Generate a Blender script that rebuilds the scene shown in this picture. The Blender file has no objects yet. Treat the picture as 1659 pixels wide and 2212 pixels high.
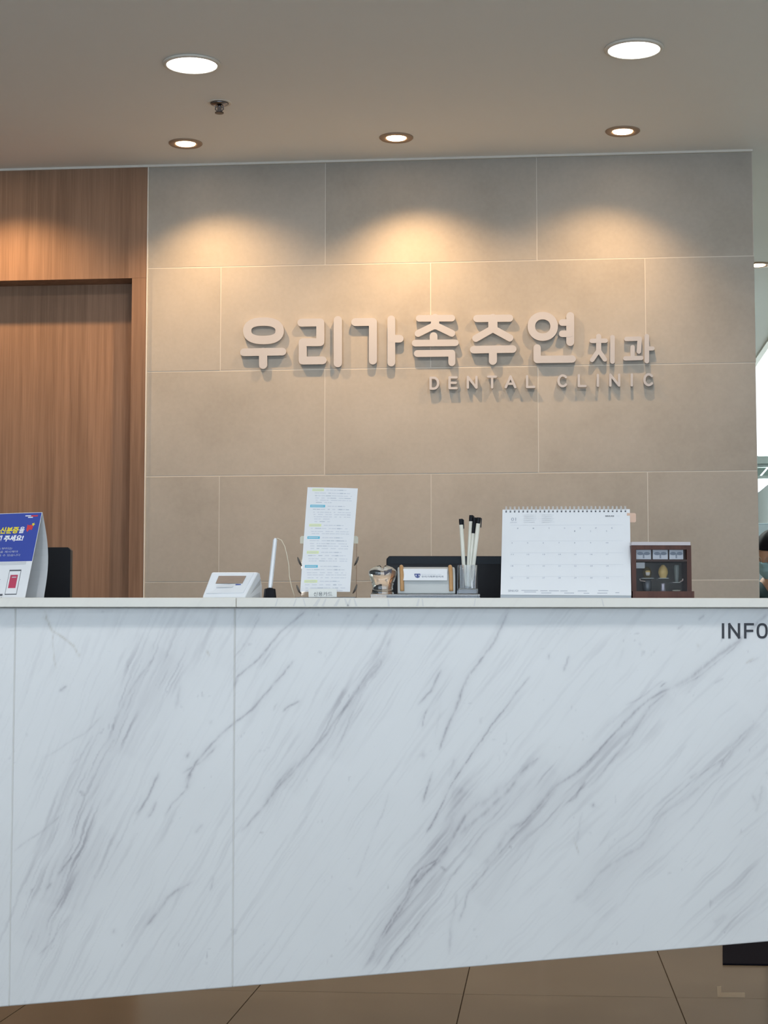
import bpy, bmesh, math, random
import numpy as np
from mathutils import Vector, Matrix
random.seed(7)
sc = bpy.context.scene
COL = sc.collection
PI = math.pi
# ------------------------------------------------------------------ camera
F, PITCH, YAW = 3900.0, 0.0811, 0.0948
CAMZ = 0.957
CT = CAMZ + 1.888          # ceiling height
DW = 6.69                  # plane of the tiled back wall
cd = bpy.data.cameras.new('camera')
cd.sensor_fit = 'VERTICAL'; cd.sensor_height = 36.0; cd.lens = F/2212*36.0
cd.clip_start = 0.05; cd.clip_end = 100
cam = bpy.data.objects.new('camera', cd); COL.objects.link(cam)
cam.location = (0, 0, CAMZ); cam.rotation_euler = (PI/2+PITCH, 0, YAW)
sc.camera = cam
# ------------------------------------------------------------------ world, daylight, exposure
w = bpy.data.worlds.new('world'); sc.world = w; w.use_nodes = True
bg = w.node_tree.nodes['Background']
bg.inputs[0].default_value = (0.90, 0.96, 1.0, 1); bg.inputs[1].default_value = 1.6
def area(name, loc, rot, sx, sy, power, color, spread=PI):
    l = bpy.data.lights.new(name, 'AREA'); l.shape = 'RECTANGLE'; l.size = sx; l.size_y = sy
    l.energy = power; l.color = color; l.spread = spread
    o = bpy.data.objects.new(name, l); COL.objects.link(o); o.location = loc; o.rotation_euler = rot
    return o
# daylight entering through the shop front behind the photographer
area('daylight_front', (0.3, -2.75, 1.30), (PI/2+.70, 0, 0), 7.0, 2.3, 158, (0.60, 0.775, 1.0))
# unseen fill light added to brighten the corridor behind the stone wall
area('corridor_fill', (0.2, 9.3, 2.79), (0, 0, 0), 1.2, 1.2, 95, (0.92, 1.0, 0.95))
# daylight of the bright end room
area('daylight_end', (2.3, 12.6, 2.3), (-PI/2, 0, 0), 1.8, 2.0, 60, (0.85, 1.0, 0.96))
vs = sc.view_settings
vs.view_transform = 'Standard'; vs.look = 'None'; vs.gamma = 1.0; vs.exposure = 0.07; vs.use_curve_mapping = False
sc.render.film_transparent = False
sc.cycles.max_bounces = 10; sc.cycles.transmission_bounces = 10; sc.cycles.sample_clamp_indirect = 6.0

# ------------------------------------------------------------------ photograph geometry -> room
O = Vector((0, 0, CAMZ))
def ray(px, py):
    a, b = (px-829.5)/F, -(py-1106)/F
    y = math.cos(PITCH) - b*math.sin(PITCH); z = math.sin(PITCH) + b*math.cos(PITCH)
    return Vector((a*math.cos(YAW)-y*math.sin(YAW), a*math.sin(YAW)+y*math.cos(YAW), z))
def on_y(px, py, Y):
    d = ray(px, py); return O + d*(Y/d.y)
def on_z(px, py, Z):
    d = ray(px, py); return O + d*((Z-CAMZ)/d.z)
FWD = Vector((-math.sin(YAW), math.cos(YAW), 0))
DC = 3.62                                   # distance of the counter front
CA = 0.112                                  # its turn against the wall
EU = Vector((math.cos(CA), math.sin(CA), 0)); EV = Vector((-math.sin(CA), math.cos(CA), 0))
d0 = ray(829.5, 1291.3); HT = CAMZ + d0.z*(DC/d0.dot(FWD))
C0 = Vector((FWD.x*DC, FWD.y*DC, HT))       # middle of the front edge of the counter top
def cl(px, py, v=0.0):
    """pixel -> counter coordinates (u along, v back, w up) on the plane v"""
    d = ray(px, py); o = O - C0
    t = (v - o.dot(EV))/d.dot(EV)
    p = o + d*t
    return Vector((p.dot(EU), v, p.z))

# ------------------------------------------------------------------ materials
def lin(c):
    c = c/255.0
    return c/12.92 if c <= 0.04045 else ((c+0.055)/1.055)**2.4
def rgb(r, g, b): return (lin(r), lin(g), lin(b), 1)
MATS = {}
class N:
    def __init__(s, m): s.t = m.node_tree; s.n = s.t.nodes; s.l = s.t.links
    def add(s, typ, **k):
        n = s.n.new(typ)
        for a, v in k.items(): setattr(n, a, v)
        return n
    def link(s, a, b): s.l.new(a, b)
def mat(name, color=None, rough=0.5, metal=0.0, spec=0.5, trans=0.0, ior=1.45, coat=0.0, emit=None, es=0.0, var=0.04, vscale=30.0, bump=0.0, bscale=200.0):
    if name in MATS: return MATS[name]
    m = bpy.data.materials.new(name); m.use_nodes = True
    k = N(m); b = k.n['Principled BSDF']
    b.inputs['Roughness'].default_value = rough; b.inputs['Metallic'].default_value = metal
    b.inputs['Specular IOR Level'].default_value = spec; b.inputs['IOR'].default_value = ior
    b.inputs['Transmission Weight'].default_value = trans; b.inputs['Coat Weight'].default_value = coat
    tc = k.add('ShaderNodeTexCoord')
    nz = k.add('ShaderNodeTexNoise'); nz.inputs['Scale'].default_value = vscale; nz.inputs['Detail'].default_value = 3
    k.link(tc.outputs['Object'], nz.inputs['Vector'])
    mx = k.add('ShaderNodeMix', data_type='RGBA')
    c1 = tuple(max(0, c*(1-var)) for c in color[:3])+(1,); c2 = tuple(min(1, c*(1+var)) for c in color[:3])+(1,)
    mx.inputs[6].default_value = c1; mx.inputs[7].default_value = c2
    k.link(nz.outputs['Fac'], mx.inputs[0]); k.link(mx.outputs[2], b.inputs['Base Color'])
    if bump:
        n2 = k.add('ShaderNodeTexNoise'); n2.inputs['Scale'].default_value = bscale; n2.inputs['Detail'].default_value = 2
        k.link(tc.outputs['Object'], n2.inputs['Vector'])
        bp = k.add('ShaderNodeBump'); bp.inputs['Strength'].default_value = bump; bp.inputs['Distance'].default_value = 0.001
        k.link(n2.outputs['Fac'], bp.inputs['Height']); k.link(bp.outputs[0], b.inputs['Normal'])
    if emit:
        b.inputs['Emission Color'].default_value = emit; b.inputs['Emission Strength'].default_value = es
    MATS[name] = m
    return m
def tile_mat(name, ca, cb, cc, rough, scale=2.2, spec=0.3):
    m = bpy.data.materials.new(name); m.use_nodes = True; k = N(m); b = k.n['Principled BSDF']
    b.inputs['Roughness'].default_value = rough; b.inputs['Specular IOR Level'].default_value = spec
    g = k.add('ShaderNodeNewGeometry'); oi = k.add('ShaderNodeObjectInfo')
    ad = k.add('ShaderNodeVectorMath', operation='MULTIPLY_ADD')
    cmb = k.add('ShaderNodeCombineXYZ')
    for i in range(3): k.link(oi.outputs['Random'], cmb.inputs[i])
    k.link(cmb.outputs[0], ad.inputs[0]); ad.inputs[1].default_value = (23, 17, 31); k.link(g.outputs['Position'], ad.inputs[2])
    n1 = k.add('ShaderNodeTexNoise'); n1.inputs['Scale'].default_value = scale; n1.inputs['Detail'].default_value = 7; n1.inputs['Roughness'].default_value = 0.62
    n2 = k.add('ShaderNodeTexNoise'); n2.inputs['Scale'].default_value = scale*30; n2.inputs['Detail'].default_value = 4
    k.link(ad.outputs[0], n1.inputs['Vector']); k.link(ad.outputs[0], n2.inputs['Vector'])
    r = k.add('ShaderNodeValToRGB'); e = r.color_ramp.elements
    e[0].position = 0.30; e[0].color = ca; e[1].position = 0.72; e[1].color = cb
    x = r.color_ramp.elements.new(0.5); x.color = cc
    k.link(n1.outputs['Fac'], r.inputs[0])
    mx = k.add('ShaderNodeMix', data_type='RGBA', blend_type='MULTIPLY'); mx.inputs[0].default_value = 1.0
    r2 = k.add('ShaderNodeMapRange'); r2.inputs['To Min'].default_value = 0.93; r2.inputs['To Max'].default_value = 1.07
    k.link(n2.outputs['Fac'], r2.inputs[0]); k.link(r.outputs[0], mx.inputs[6]); k.link(r2.outputs[0], mx.inputs[7])
    k.link(mx.outputs[2], b.inputs['Base Color'])
    bp = k.add('ShaderNodeBump'); bp.inputs['Strength'].default_value = 0.12; bp.inputs['Distance'].default_value = 0.001
    k.link(n2.outputs['Fac'], bp.inputs['Height']); k.link(bp.outputs[0], b.inputs['Normal'])
    return m
def wood_mat(name, dark, light, rough=0.5):
    m = bpy.data.materials.new(name); m.use_nodes = True; k = N(m); b = k.n['Principled BSDF']
    b.inputs['Roughness'].default_value = rough; b.inputs['Specular IOR Level'].default_value = 0.3
    g = k.add('ShaderNodeNewGeometry'); mp = k.add('ShaderNodeMapping'); mp.inputs['Scale'].default_value = (38, 38, 1.0)
    k.link(g.outputs['Position'], mp.inputs['Vector'])
    n1 = k.add('ShaderNodeTexNoise'); n1.inputs['Scale'].default_value = 1.0; n1.inputs['Detail'].default_value = 6; n1.inputs['Distortion'].default_value = 0.25
    k.link(mp.outputs[0], n1.inputs['Vector'])
    mp2 = k.add('ShaderNodeMapping'); mp2.inputs['Scale'].default_value = (4.5, 4.5, 0.22)
    k.link(g.outputs['Position'], mp2.inputs['Vector'])
    n2 = k.add('ShaderNodeTexNoise'); n2.inputs['Scale'].default_value = 1.0; n2.inputs['Detail'].default_value = 3
    k.link(mp2.outputs[0], n2.inputs['Vector'])
    mp3 = k.add('ShaderNodeMapping'); mp3.inputs['Scale'].default_value = (220, 220, 6)
    k.link(g.outputs['Position'], mp3.inputs['Vector'])
    n3 = k.add('ShaderNodeTexNoise'); n3.inputs['Scale'].default_value = 1.0; n3.inputs['Detail'].default_value = 2
    k.link(mp3.outputs[0], n3.inputs['Vector'])
    s1 = k.add('ShaderNodeMath', operation='MULTIPLY_ADD'); s1.inputs[1].default_value = 0.45; k.link(n1.outputs['Fac'], s1.inputs[0])
    s2 = k.add('ShaderNodeMath', operation='MULTIPLY'); s2.inputs[1].default_value = 0.35; k.link(n2.outputs['Fac'], s2.inputs[0]); k.link(s2.outputs[0], s1.inputs[2])
    s3 = k.add('ShaderNodeMath', operation='MULTIPLY_ADD'); s3.inputs[1].default_value = 0.2; k.link(n3.outputs['Fac'], s3.inputs[0]); k.link(s1.outputs[0], s3.inputs[2])
    r = k.add('ShaderNodeValToRGB'); e = r.color_ramp.elements
    e[0].position = 0.36; e[0].color = dark; e[1].position = 0.60; e[1].color = light
    k.link(s3.outputs[0], r.inputs[0]); k.link(r.outputs[0], b.inputs['Base Color'])
    return m
def marble_mat(name, warm=False):
    m = bpy.data.materials.new(name); m.use_nodes = True; k = N(m); b = k.n['Principled BSDF']
    b.inputs['Roughness'].default_value = 0.28; b.inputs['Specular IOR Level'].default_value = 0.4
    tc = k.add('ShaderNodeTexCoord')
    base = k.add('ShaderNodeMix', data_type='RGBA')
    base.inputs[6].default_value = (0.74, 0.715, 0.64, 1) if warm else (0.70, 0.705, 0.70, 1)
    base.inputs[7].default_value = (0.82, 0.795, 0.72, 1) if warm else (0.765, 0.77, 0.765, 1)
    n0 = k.add('ShaderNodeTexNoise'); n0.inputs['Scale'].default_value = 6; n0.inputs['Detail'].default_value = 5
    k.link(tc.outputs['Object'], n0.inputs['Vector']); k.link(n0.outputs['Fac'], base.inputs[0])
    # fine streaks that run up to the right
    mr = k.add('ShaderNodeMapping'); mr.inputs['Rotation'].default_value = (0, math.radians(56), 0)
    k.link(tc.outputs['Object'], mr.inputs['Vector'])
    ms = k.add('ShaderNodeMapping'); ms.inputs['Scale'].default_value = (3.5, 1, 95)
    k.link(mr.outputs[0], ms.inputs['Vector'])
    n1 = k.add('ShaderNodeTexNoise'); n1.inputs['Scale'].default_value = 1; n1.inputs['Detail'].default_value = 5; n1.inputs['Roughness'].default_value = 0.6
    k.link(ms.outputs[0], n1.inputs['Vector'])
    r1 = k.add('ShaderNodeMapRange'); r1.inputs['From Min'].default_value = 0.54; r1.inputs['From Max'].default_value = 0.80
    r1.inputs['To Max'].default_value = 0.10
    k.link(n1.outputs['Fac'], r1.inputs[0])
    at = k.add('ShaderNodeAttribute'); at.attribute_name = 'vein'
    sp = k.add('ShaderNodeSeparateColor'); k.link(at.outputs['Color'], sp.inputs[0])
    mult = k.add('ShaderNodeMath', operation='MULTIPLY')     # streaks only where the stone is cloudy
    k.link(r1.outputs[0], mult.inputs[0]); k.link(sp.outputs[2], mult.inputs[1])
    ad = k.add('ShaderNodeMath', operation='ADD', use_clamp=True); k.link(mult.outputs[0], ad.inputs[0]); k.link(sp.outputs[0], ad.inputs[1])
    v = k.add('ShaderNodeMix', data_type='RGBA'); v.inputs[7].default_value = (0.27, 0.255, 0.285, 1)
    k.link(ad.outputs[0], v.inputs[0]); k.link(base.outputs[2], v.inputs[6])
    v2 = k.add('ShaderNodeMix', data_type='RGBA'); v2.inputs[7].default_value = (0.33, 0.27, 0.17, 1)
    k.link(sp.outputs[1], v2.inputs[0]); k.link(v.outputs[2], v2.inputs[6])
    k.link(v2.outputs[2], b.inputs['Base Color'])
    return m

M_WALLTILE = tile_mat('beige stone tile', (0.365, 0.335, 0.288, 1), (0.455, 0.422, 0.372, 1), (0.418, 0.386, 0.336, 1), 0.55)
M_FLOORTILE = tile_mat('brown floor tile', (0.158, 0.132, 0.094, 1), (0.198, 0.167, 0.122, 1), (0.178, 0.149, 0.108, 1), 0.20, 3.0, 0.7)
M_WOOD = wood_mat('walnut veneer', (0.195, 0.112, 0.068, 1), (0.350, 0.212, 0.135, 1))
M_BOXWOOD = wood_mat('dark red wood', (0.045, 0.016, 0.011, 1), (0.105, 0.042, 0.028, 1))
M_MARBLE = marble_mat('white veined marble'); M_MARBLE_TOP = marble_mat('downlit white marble', True)  # warm downlight on the top edge is put into the top stone's colour
M_GROUT = mat('light grout', (0.60, 0.57, 0.51, 1), 0.8)
M_FGROUT = mat('dark floor joint', (0.030, 0.020, 0.013, 1), 0.8)
M_CEIL = mat('ceiling paint', (0.90, 0.905, 0.875, 1), 0.9, var=0.015, vscale=3)
M_WHITEWALL = mat('white wall paint', (0.75, 0.76, 0.73, 1), 0.8, var=0.02)
M_TRIM = mat('white trim', (0.78, 0.75, 0.68, 1), 0.5)
M_BODY = mat('counter filler', (0.55, 0.52, 0.44, 1), 0.7)
M_LETTER = mat('matt white letter', (0.49, 0.485, 0.495, 1), 0.6, var=0.02)
M_INK = mat('black lettering', (0.012, 0.012, 0.018, 1), 0.4)
M_BLACK = mat('black plastic', (0.007, 0.008, 0.011, 1), 0.4, spec=.25)
M_BLACK2 = mat('black plastic band', (0.016, 0.022, 0.030, 1), 0.5, spec=.25)
M_PAPER = mat('white paper', (0.78, 0.80, 0.82, 1), 0.7, var=0.015)
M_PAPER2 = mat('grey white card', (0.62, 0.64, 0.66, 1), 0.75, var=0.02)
M_PLASTIC = mat('white plastic', (0.82, 0.85, 0.88, 1), 0.35, var=0.015)
M_ACR = mat('clear acrylic', (0.96, 0.97, 0.97, 1), 0.03, trans=1.0, ior=1.45, var=0.0)
M_GLASS = mat('clear crystal', (0.97, 0.985, 0.975, 1), 0.02, trans=1.0, ior=1.48, var=0.0)
M_BLUE = mat('blue print', (0.028, 0.062, 0.36, 1), 0.5)
M_YEL = mat('yellow print', (0.85, 0.70, 0.02, 1), 0.5)
M_WPRINT = mat('white print', (0.85, 0.86, 0.9, 1), 0.5)
M_RED = mat('red print', (0.62, 0.035, 0.05, 1), 0.5)
M_PINK = mat('pink print', (0.50, 0.05, 0.11, 1), 0.5)
M_GREY = mat('grey print', (0.30, 0.33, 0.38, 1), 0.6)
M_LGREY = mat('pale grey print', (0.52, 0.56, 0.62, 1), 0.6)
M_DGREY = mat('dark grey print', (0.10, 0.11, 0.13, 1), 0.6)
M_HLY = mat('yellow highlighter', (0.72, 0.80, 0.42, 1), 0.7)
M_HLB = mat('blue highlighter', (0.13, 0.50, 0.66, 1), 0.7)
M_LWOOD = mat('light wood', (0.52, 0.29, 0.12, 1), 0.5, var=0.2, vscale=60)
M_STEEL = mat('brushed steel', (0.42, 0.40, 0.38, 1), 0.3, metal=0.9)
M_CHROME = mat('dark chrome', (0.25, 0.25, 0.27, 1), 0.2, metal=1.0)
M_BRONZE = mat('bronze ring', (0.42, 0.30, 0.21, 1), 0.45, metal=0.3)
M_LED = mat('white light disc', (1, 1, 1, 1), 0.5, emit=(1.0, 0.99, 0.96, 1), es=9.0)
M_HAL = mat('warm lamp lens', (1, 0.9, 0.8, 1), 0.5, emit=(1.0, 0.72, 0.45, 1), es=22.0)
M_SKIN = mat('skin', (0.46, 0.25, 0.16, 1), 0.5)
M_HAIR = mat('black hair', (0.007, 0.006, 0.009, 1), 0.75, spec=.2, var=0.3, vscale=120)
M_SCRUB = mat('dark teal fabric', (0.030, 0.058, 0.066, 1), 0.85)
M_MASK = mat('pale blue mask fabric', (0.33, 0.52, 0.58, 1), 0.8)
M_SHOE = mat('white shoe', (0.6, 0.6, 0.6, 1), 0.6)
M_FRAME = mat('grey green window frame', (0.46, 0.54, 0.52, 1), 0.5)
M_PART = mat('pale blue grey panel', (0.60, 0.68, 0.72, 1), 0.6)
M_CABGREY = mat('mid grey cabinet', (0.16, 0.20, 0.22, 1), 0.6)
M_MAT = mat('black mat', (0.008, 0.008, 0.013, 1), 0.95, spec=.05)
M_PEACH = mat('peach paper tab', (0.72, 0.50, 0.38, 1), 0.7)
M_SCREEN = mat('grey brown screen', (0.38, 0.29, 0.23, 1), 0.2, spec=0.5)  # warm reflection on the screen is put into its base colour
M_TOOTH = mat('yellowed resin tooth', (0.72, 0.52, 0.20, 1), 0.4, var=0.2, vscale=150)
M_TOOTHW = mat('ivory crown', (0.70, 0.68, 0.66, 1), 0.35)
M_DESK = mat('desk laminate', (0.45, 0.42, 0.38, 1), 0.5)

# ------------------------------------------------------------------ mesh helpers
def make(name, verts, faces, m, parent=None, smooth=False, bevel=0.0, kind=None):
    me = bpy.data.meshes.new(name)
    me.from_pydata([tuple(v) for v in verts], [], faces); me.update()
    bm = bmesh.new(); bm.from_mesh(me); bmesh.ops.recalc_face_normals(bm, faces=bm.faces); bm.to_mesh(me); bm.free()
    if m: me.materials.append(m)
    if smooth:
        for p in me.polygons: p.use_smooth = True
    o = bpy.data.objects.new(name, me); COL.objects.link(o)
    if parent: o.parent = parent
    if bevel:
        b = o.modifiers.new('bevel', 'BEVEL'); b.width = bevel; b.segments = 3; b.limit_method = 'ANGLE'; b.angle_limit = math.radians(40)
    if kind: o['kind'] = kind
    return o
class MB:
    def __init__(s): s.v = []; s.f = []
    def box(s, x0, x1, y0, y1, z0, z1):
        n = len(s.v)
        s.v += [(x0,y0,z0),(x1,y0,z0),(x1,y1,z0),(x0,y1,z0),(x0,y0,z1),(x1,y0,z1),(x1,y1,z1),(x0,y1,z1)]
        s.f += [tuple(n+i for i in q) for q in ((0,1,2,3),(4,5,6,7),(0,1,5,4),(1,2,6,5),(2,3,7,6),(3,0,4,7))]
        return s
    def hexa(s, q, t):
        """q: four corners, t: thickness vector"""
        n = len(s.v); t = Vector(t)
        s.v += [tuple(Vector(p)) for p in q]+[tuple(Vector(p)+t) for p in q]
        s.f += [tuple(n+i for i in r) for r in ((0,1,2,3),(4,5,6,7),(0,1,5,4),(1,2,6,5),(2,3,7,6),(3,0,4,7))]
        return s
    def prism(s, poly, ex, ey, o, t):
        """poly in 2D along ex, ey at origin o, extruded by t"""
        n = len(s.v); k = len(poly); ex, ey, o, t = map(Vector, (ex, ey, o, t))
        a = [o+ex*p[0]+ey*p[1] for p in poly]
        s.v += [tuple(p) for p in a]+[tuple(p+t) for p in a]
        s.f += [tuple(range(n, n+k)), tuple(range(n+k, n+2*k))]
        s.f += [(n+i, n+(i+1) % k, n+k+(i+1) % k, n+k+i) for i in range(k)]
        return s
    def tube(s, pts, r, seg=8, closed=False):
        pts = [Vector(p) for p in pts]; n0 = len(s.v); k = len(pts)
        rr = r if isinstance(r, (list, tuple)) else [r]*k
        prev = None
        for i, p in enumerate(pts):
            if closed: t = pts[(i+1) % k]-pts[i-1]
            else: t = pts[min(i+1, k-1)]-pts[max(i-1, 0)]
            t.normalize()
            a = prev if prev is not None else (Vector((0, 0, 1)) if abs(t.z) < 0.9 else Vector((1, 0, 0)))
            u = (a - t*a.dot(t)).normalized(); prev = u; vv = t.cross(u)
            for j in range(seg):
                an = 2*PI*j/seg
                s.v.append(tuple(p+(u*math.cos(an)+vv*math.sin(an))*rr[i]))
        m = k if closed else k-1
        for i in range(m):
            for j in range(seg):
                a0 = n0+i*seg+j; b0 = n0+i*seg+(j+1) % seg; c0 = n0+((i+1) % k)*seg+(j+1) % seg; d_ = n0+((i+1) % k)*seg+j
                s.f.append((a0, b0, c0, d_))
        if not closed:
            s.f.append(tuple(n0+j for j in range(seg))); s.f.append(tuple(n0+(k-1)*seg+j for j in range(seg)))
        return s
    def lathe(s, prof, cx=0, cy=0, seg=24, sx=1, sy=1):
        """prof: (r, z) from bottom to top"""
        n0 = len(s.v)
        for r, z in prof:
            for j in range(seg):
                an = 2*PI*j/seg; s.v.append((cx+r*math.cos(an)*sx, cy+r*math.sin(an)*sy, z))
        for i in range(len(prof)-1):
            for j in range(seg):
                s.f.append((n0+i*seg+j, n0+i*seg+(j+1) % seg, n0+(i+1)*seg+(j+1) % seg, n0+(i+1)*seg+j))
        s.f.append(tuple(n0+j for j in range(seg))); s.f.append(tuple(n0+(len(prof)-1)*seg+j for j in range(seg)))
        return s
    def build(s, name, m, parent=None, **k): return make(name, s.v, s.f, m, parent, **k)
def thing(name, label, cat, loc, rz=0.0, group=None):
    o = bpy.data.objects.new(name, None); COL.objects.link(o); o.empty_display_size = 0.05
    o.location = loc; o.rotation_euler = (0, 0, rz); o['label'] = label; o['category'] = cat
    if group: o['group'] = group
    return o
def tag(o, label, cat, group=None):
    o['label'] = label; o['category'] = cat
    if group: o['group'] = group
    return o
def struct(name, mb, m, parent=None, **k):
    o = mb.build(name, m, parent, **k); o['kind'] = 'structure'; return o
class CT_:
    """frame of a thing that stands on the counter"""
    def __init__(s, name, label, cat, u, v, w=0.0, group=None):
        s.b = Vector((u, v, w)); s.o = thing(name, label, cat, C0+EU*u+EV*v+Vector((0, 0, w)), CA, group)
    def p(s, px, py, v): return cl(px, py, v)-s.b
    def l(s, u, v, w): return Vector((u, v, w))-s.b
def dup(root, loc=None, label=None):
    r = root.copy(); COL.objects.link(r)
    if loc is not None: r.location = loc
    if label: r['label'] = label
    for ch in list(root.children):
        c = ch.copy(); COL.objects.link(c); c.parent = r
        for g in ch.children:
            d = g.copy(); COL.objects.link(d); d.parent = c
    return r
def text(s, size, o, ex, ey, m, parent, name='lettering', width=None, fat=0.0, align='LEFT', shear=0.0):
    c = bpy.data.curves.new('t', 'FONT'); c.body = s; c.size = 1.0; c.resolution_u = 2; c.offset = fat; c.align_x = align; c.shear = shear
    t = bpy.data.objects.new('t', c); me = bpy.data.meshes.new_from_object(t)
    bpy.data.objects.remove(t); bpy.data.curves.remove(c)
    xs = [v.co.x for v in me.vertices]; k = size
    kx = size if width is None else width/(max(xs)-min(xs))
    ex, ey, o = Vector(ex).normalized(), Vector(ey).normalized(), Vector(o)
    x0 = min(xs) if width is not None else 0
    for v in me.vertices:
        v.co = o + ex*((v.co.x-x0)*kx) + ey*(v.co.y*k)
    me.name = name; me.materials.clear(); me.materials.append(m)
    ob = bpy.data.objects.new(name, me); COL.objects.link(ob); ob.parent = parent
    return ob

# ================================================================== THE SETTING
# floor: 60 cm wide, 120 cm long tiles, turned half a degree against the wall
fa, fb = on_z(1480, 2205, 0), on_z(988, 2205, 0)
FROT = -0.0087*-1
fdir = Vector((math.cos(FROT), math.sin(FROT), 0)); fper = Vector((-math.sin(FROT), math.cos(FROT), 0))
fo = fb.copy()                                            # a joint runs through this point
cross = on_z(1130, 2149.5, 0); cy = (cross-fo).dot(fper)   # the cross joint
TW = abs((fa-fb).dot(fdir)); print('FLOOR TILE', TW)
struct('floor', MB().box(-5.2, 4.2, -3.2, 13.2, -0.08, -0.0035), M_FGROUT)
floor = bpy.data.objects['floor']
ftm = None
for i in range(-8, 8):
    for j in range(-7, 8):
        c = fo + fdir*(TW*(i+.5)) + fper*(cy+1.2*(j+.5))
        if not (-4.9 < c.x < 3.9 and -2.6 < c.y < 12.6): continue
        if ftm is None:
            o = MB().box(-TW/2+.0016, TW/2-.0016, -.5985, .5985, -.012, 0).build('tile', M_FLOORTILE, floor); ftm = o.data
        else:
            o = bpy.data.objects.new('tile', ftm); COL.objects.link(o); o.parent = floor
        o.location = c; o.rotation_euler = (0, 0, FROT)
# ceiling with a higher end room to the right
XE = 1.888*433/633                                      # edge of the corridor ceiling
mb = MB().box(-5.2, 4.2, -3.2, 9.0, CT, CT+.1); mb.box(-5.2, XE, 9.0, 13.2, CT, CT+.1)
struct('ceiling', mb, M_CEIL)
mb = MB().box(XE, 4.2, 8.9, 13.2, 3.75, 3.85)
struct('ceiling', mb, M_WHITEWALL)
struct('trim_3', MB().box(XE-.03, XE+.004, 9.0, 12.7, CT-.012, CT+.12), M_TRIM)
# outer walls
struct('wall_left', MB().box(-5.2, -5.0, -3.2, 13.2, -.05, CT), M_WHITEWALL)
struct('wall_right', MB().box(4.0, 4.2, -3.2, 13.2, -.05, 3.8), M_WHITEWALL)
struct('wall_front', MB().box(-5.2, 4.2, -3.2, -3.0, -.05, 0.12).box(-5.2, 4.2, -3.2, -3.0, 2.55, CT).box(-5.2, -3.4, -3.2, -3.0, .12, 2.55).box(3.6, 4.2, -3.2, -3.0, .12, 2.55), M_WHITEWALL)
wf = struct('window_1', MB().box(-3.4, 3.6, -3.14, -3.06, .12, .17).box(-3.4, 3.6, -3.14, -3.06, 2.5, 2.55).box(-3.4, -3.35, -3.14, -3.06, .17, 2.5).box(-1.1, -1.05, -3.14, -3.06, .17, 2.5).box(1.2, 1.25, -3.14, -3.06, .17, 2.5).box(3.55, 3.6, -3.14, -3.06, .17, 2.5), M_FRAME)
for a, b in ((-3.35, -1.1), (-1.05, 1.2), (1.25, 3.55)):
    MB().box(a, b, -3.105, -3.095, .17, 2.5).build('pane', M_ACR, wf)
# end wall of the back room: glazing with a transom
EY = 12.5
def ez(py): return on_y(1655, py, EY).z
zt0, zt1 = ez(1003), ez(987)
struct('wall_end', MB().box(-5.2, XE-.05, EY, EY+.15, -.05, 3.8), M_WHITEWALL)
we = struct('window_2', MB().box(XE-.05, 4.0, EY-.06, EY+.02, zt0, zt1).box(XE-.05, 4.0, EY-.02, EY+.06, ez(1034), ez(1028)).box(XE-.05, 4.0, EY-.02, EY+.06, ez(1009), zt0)
            .box(2.6, 2.66, EY-.04, EY+.04, 0, 3.8), M_FRAME)
MB().box(XE-.05, 4.0, EY-.005, EY+.005, zt1, 3.75).build('pane', M_ACR, we)
MB().box(XE-.05, 4.0, EY+.0, EY+.01, 0, ez(1034)).build('pane', M_ACR, we)
mb = MB(); x = XE-.05
while x < 3.9:
    mb.hexa([(x, EY+.01, ez(1028)), (x+.07, EY+.01, ez(1028)), (x+.12, EY+.01, ez(1010)), (x+.05, EY+.01, ez(1010))], (0, .012, 0)); x += .085
mb.build('blind', mat('grey green blind', (0.30, 0.40, 0.37, 1), 0.6), we, kind='stuff')
# partition along the corridor, its top runs away from the viewer
zp = CAMZ + XE*355/433
struct('wall_partition', MB().box(XE, XE+.08, 8.9, EY-.1, 0, zp), M_PART)

# tiled back wall
XL, XR = on_y(319, 700, DW).x, on_y(1633, 800, DW).x
wb = struct('wall_back', MB().box(XL-.01, XR-.001, DW+.0004, DW+.16, -.05, CT), M_GROUT)
z0 = CAMZ+1.4878; x0 = -1.2599
full = None; G = .0017
for k in range(-1, 8):
    zb, zt = z0-.4*(k+1), z0-.4*k
    zt = min(zt, CT-.004)
    if k == 6: zb = 0.0
    if k == 7: continue
    off = 0.0 if k % 2 == 0 else 0.4
    xs = [x0+off+.8*i for i in range(-2, 5)]
    for a, b in zip(xs[:-1], xs[1:]):
        a2, b2 = max(a, XL), min(b, XR)
        if b2-a2 < .02: continue
        jit = random.uniform(-.0006, .0003)
        if (b2-a2) > .799 and 0 <= k < 6:
            if full is None:
                o = MB().box(-.4+G, .4-G, 0, .01, -.2+G, .2-G).build('tile', M_WALLTILE, wb, bevel=.0008); full = o
            else:
                o = full.copy(); COL.objects.link(o)
            o.location = ((a2+b2)/2, DW+jit, (zb+zt)/2)
        else:
            lo = 0 if a2 == XL else G; hi = 0 if b2 == XR else G
            o = MB().box(a2+lo, b2-hi, DW+jit, DW+.01, zb+G, zt-G).build('tile', M_WALLTILE, wb, bevel=.0008)
# small dark scuff on the leftmost tile
p = on_y(326, 1155, DW); MB().lathe([(.006, 0), (.0045, .0012)], seg=14).build('scuff', mat('scuff', (0.20, 0.18, 0.20, 1), .8), wb)
s_ = bpy.data.objects['scuff']; s_.rotation_euler = (PI/2, 0, 0); s_.location = (p.x, DW+.0008, p.z)

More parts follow.
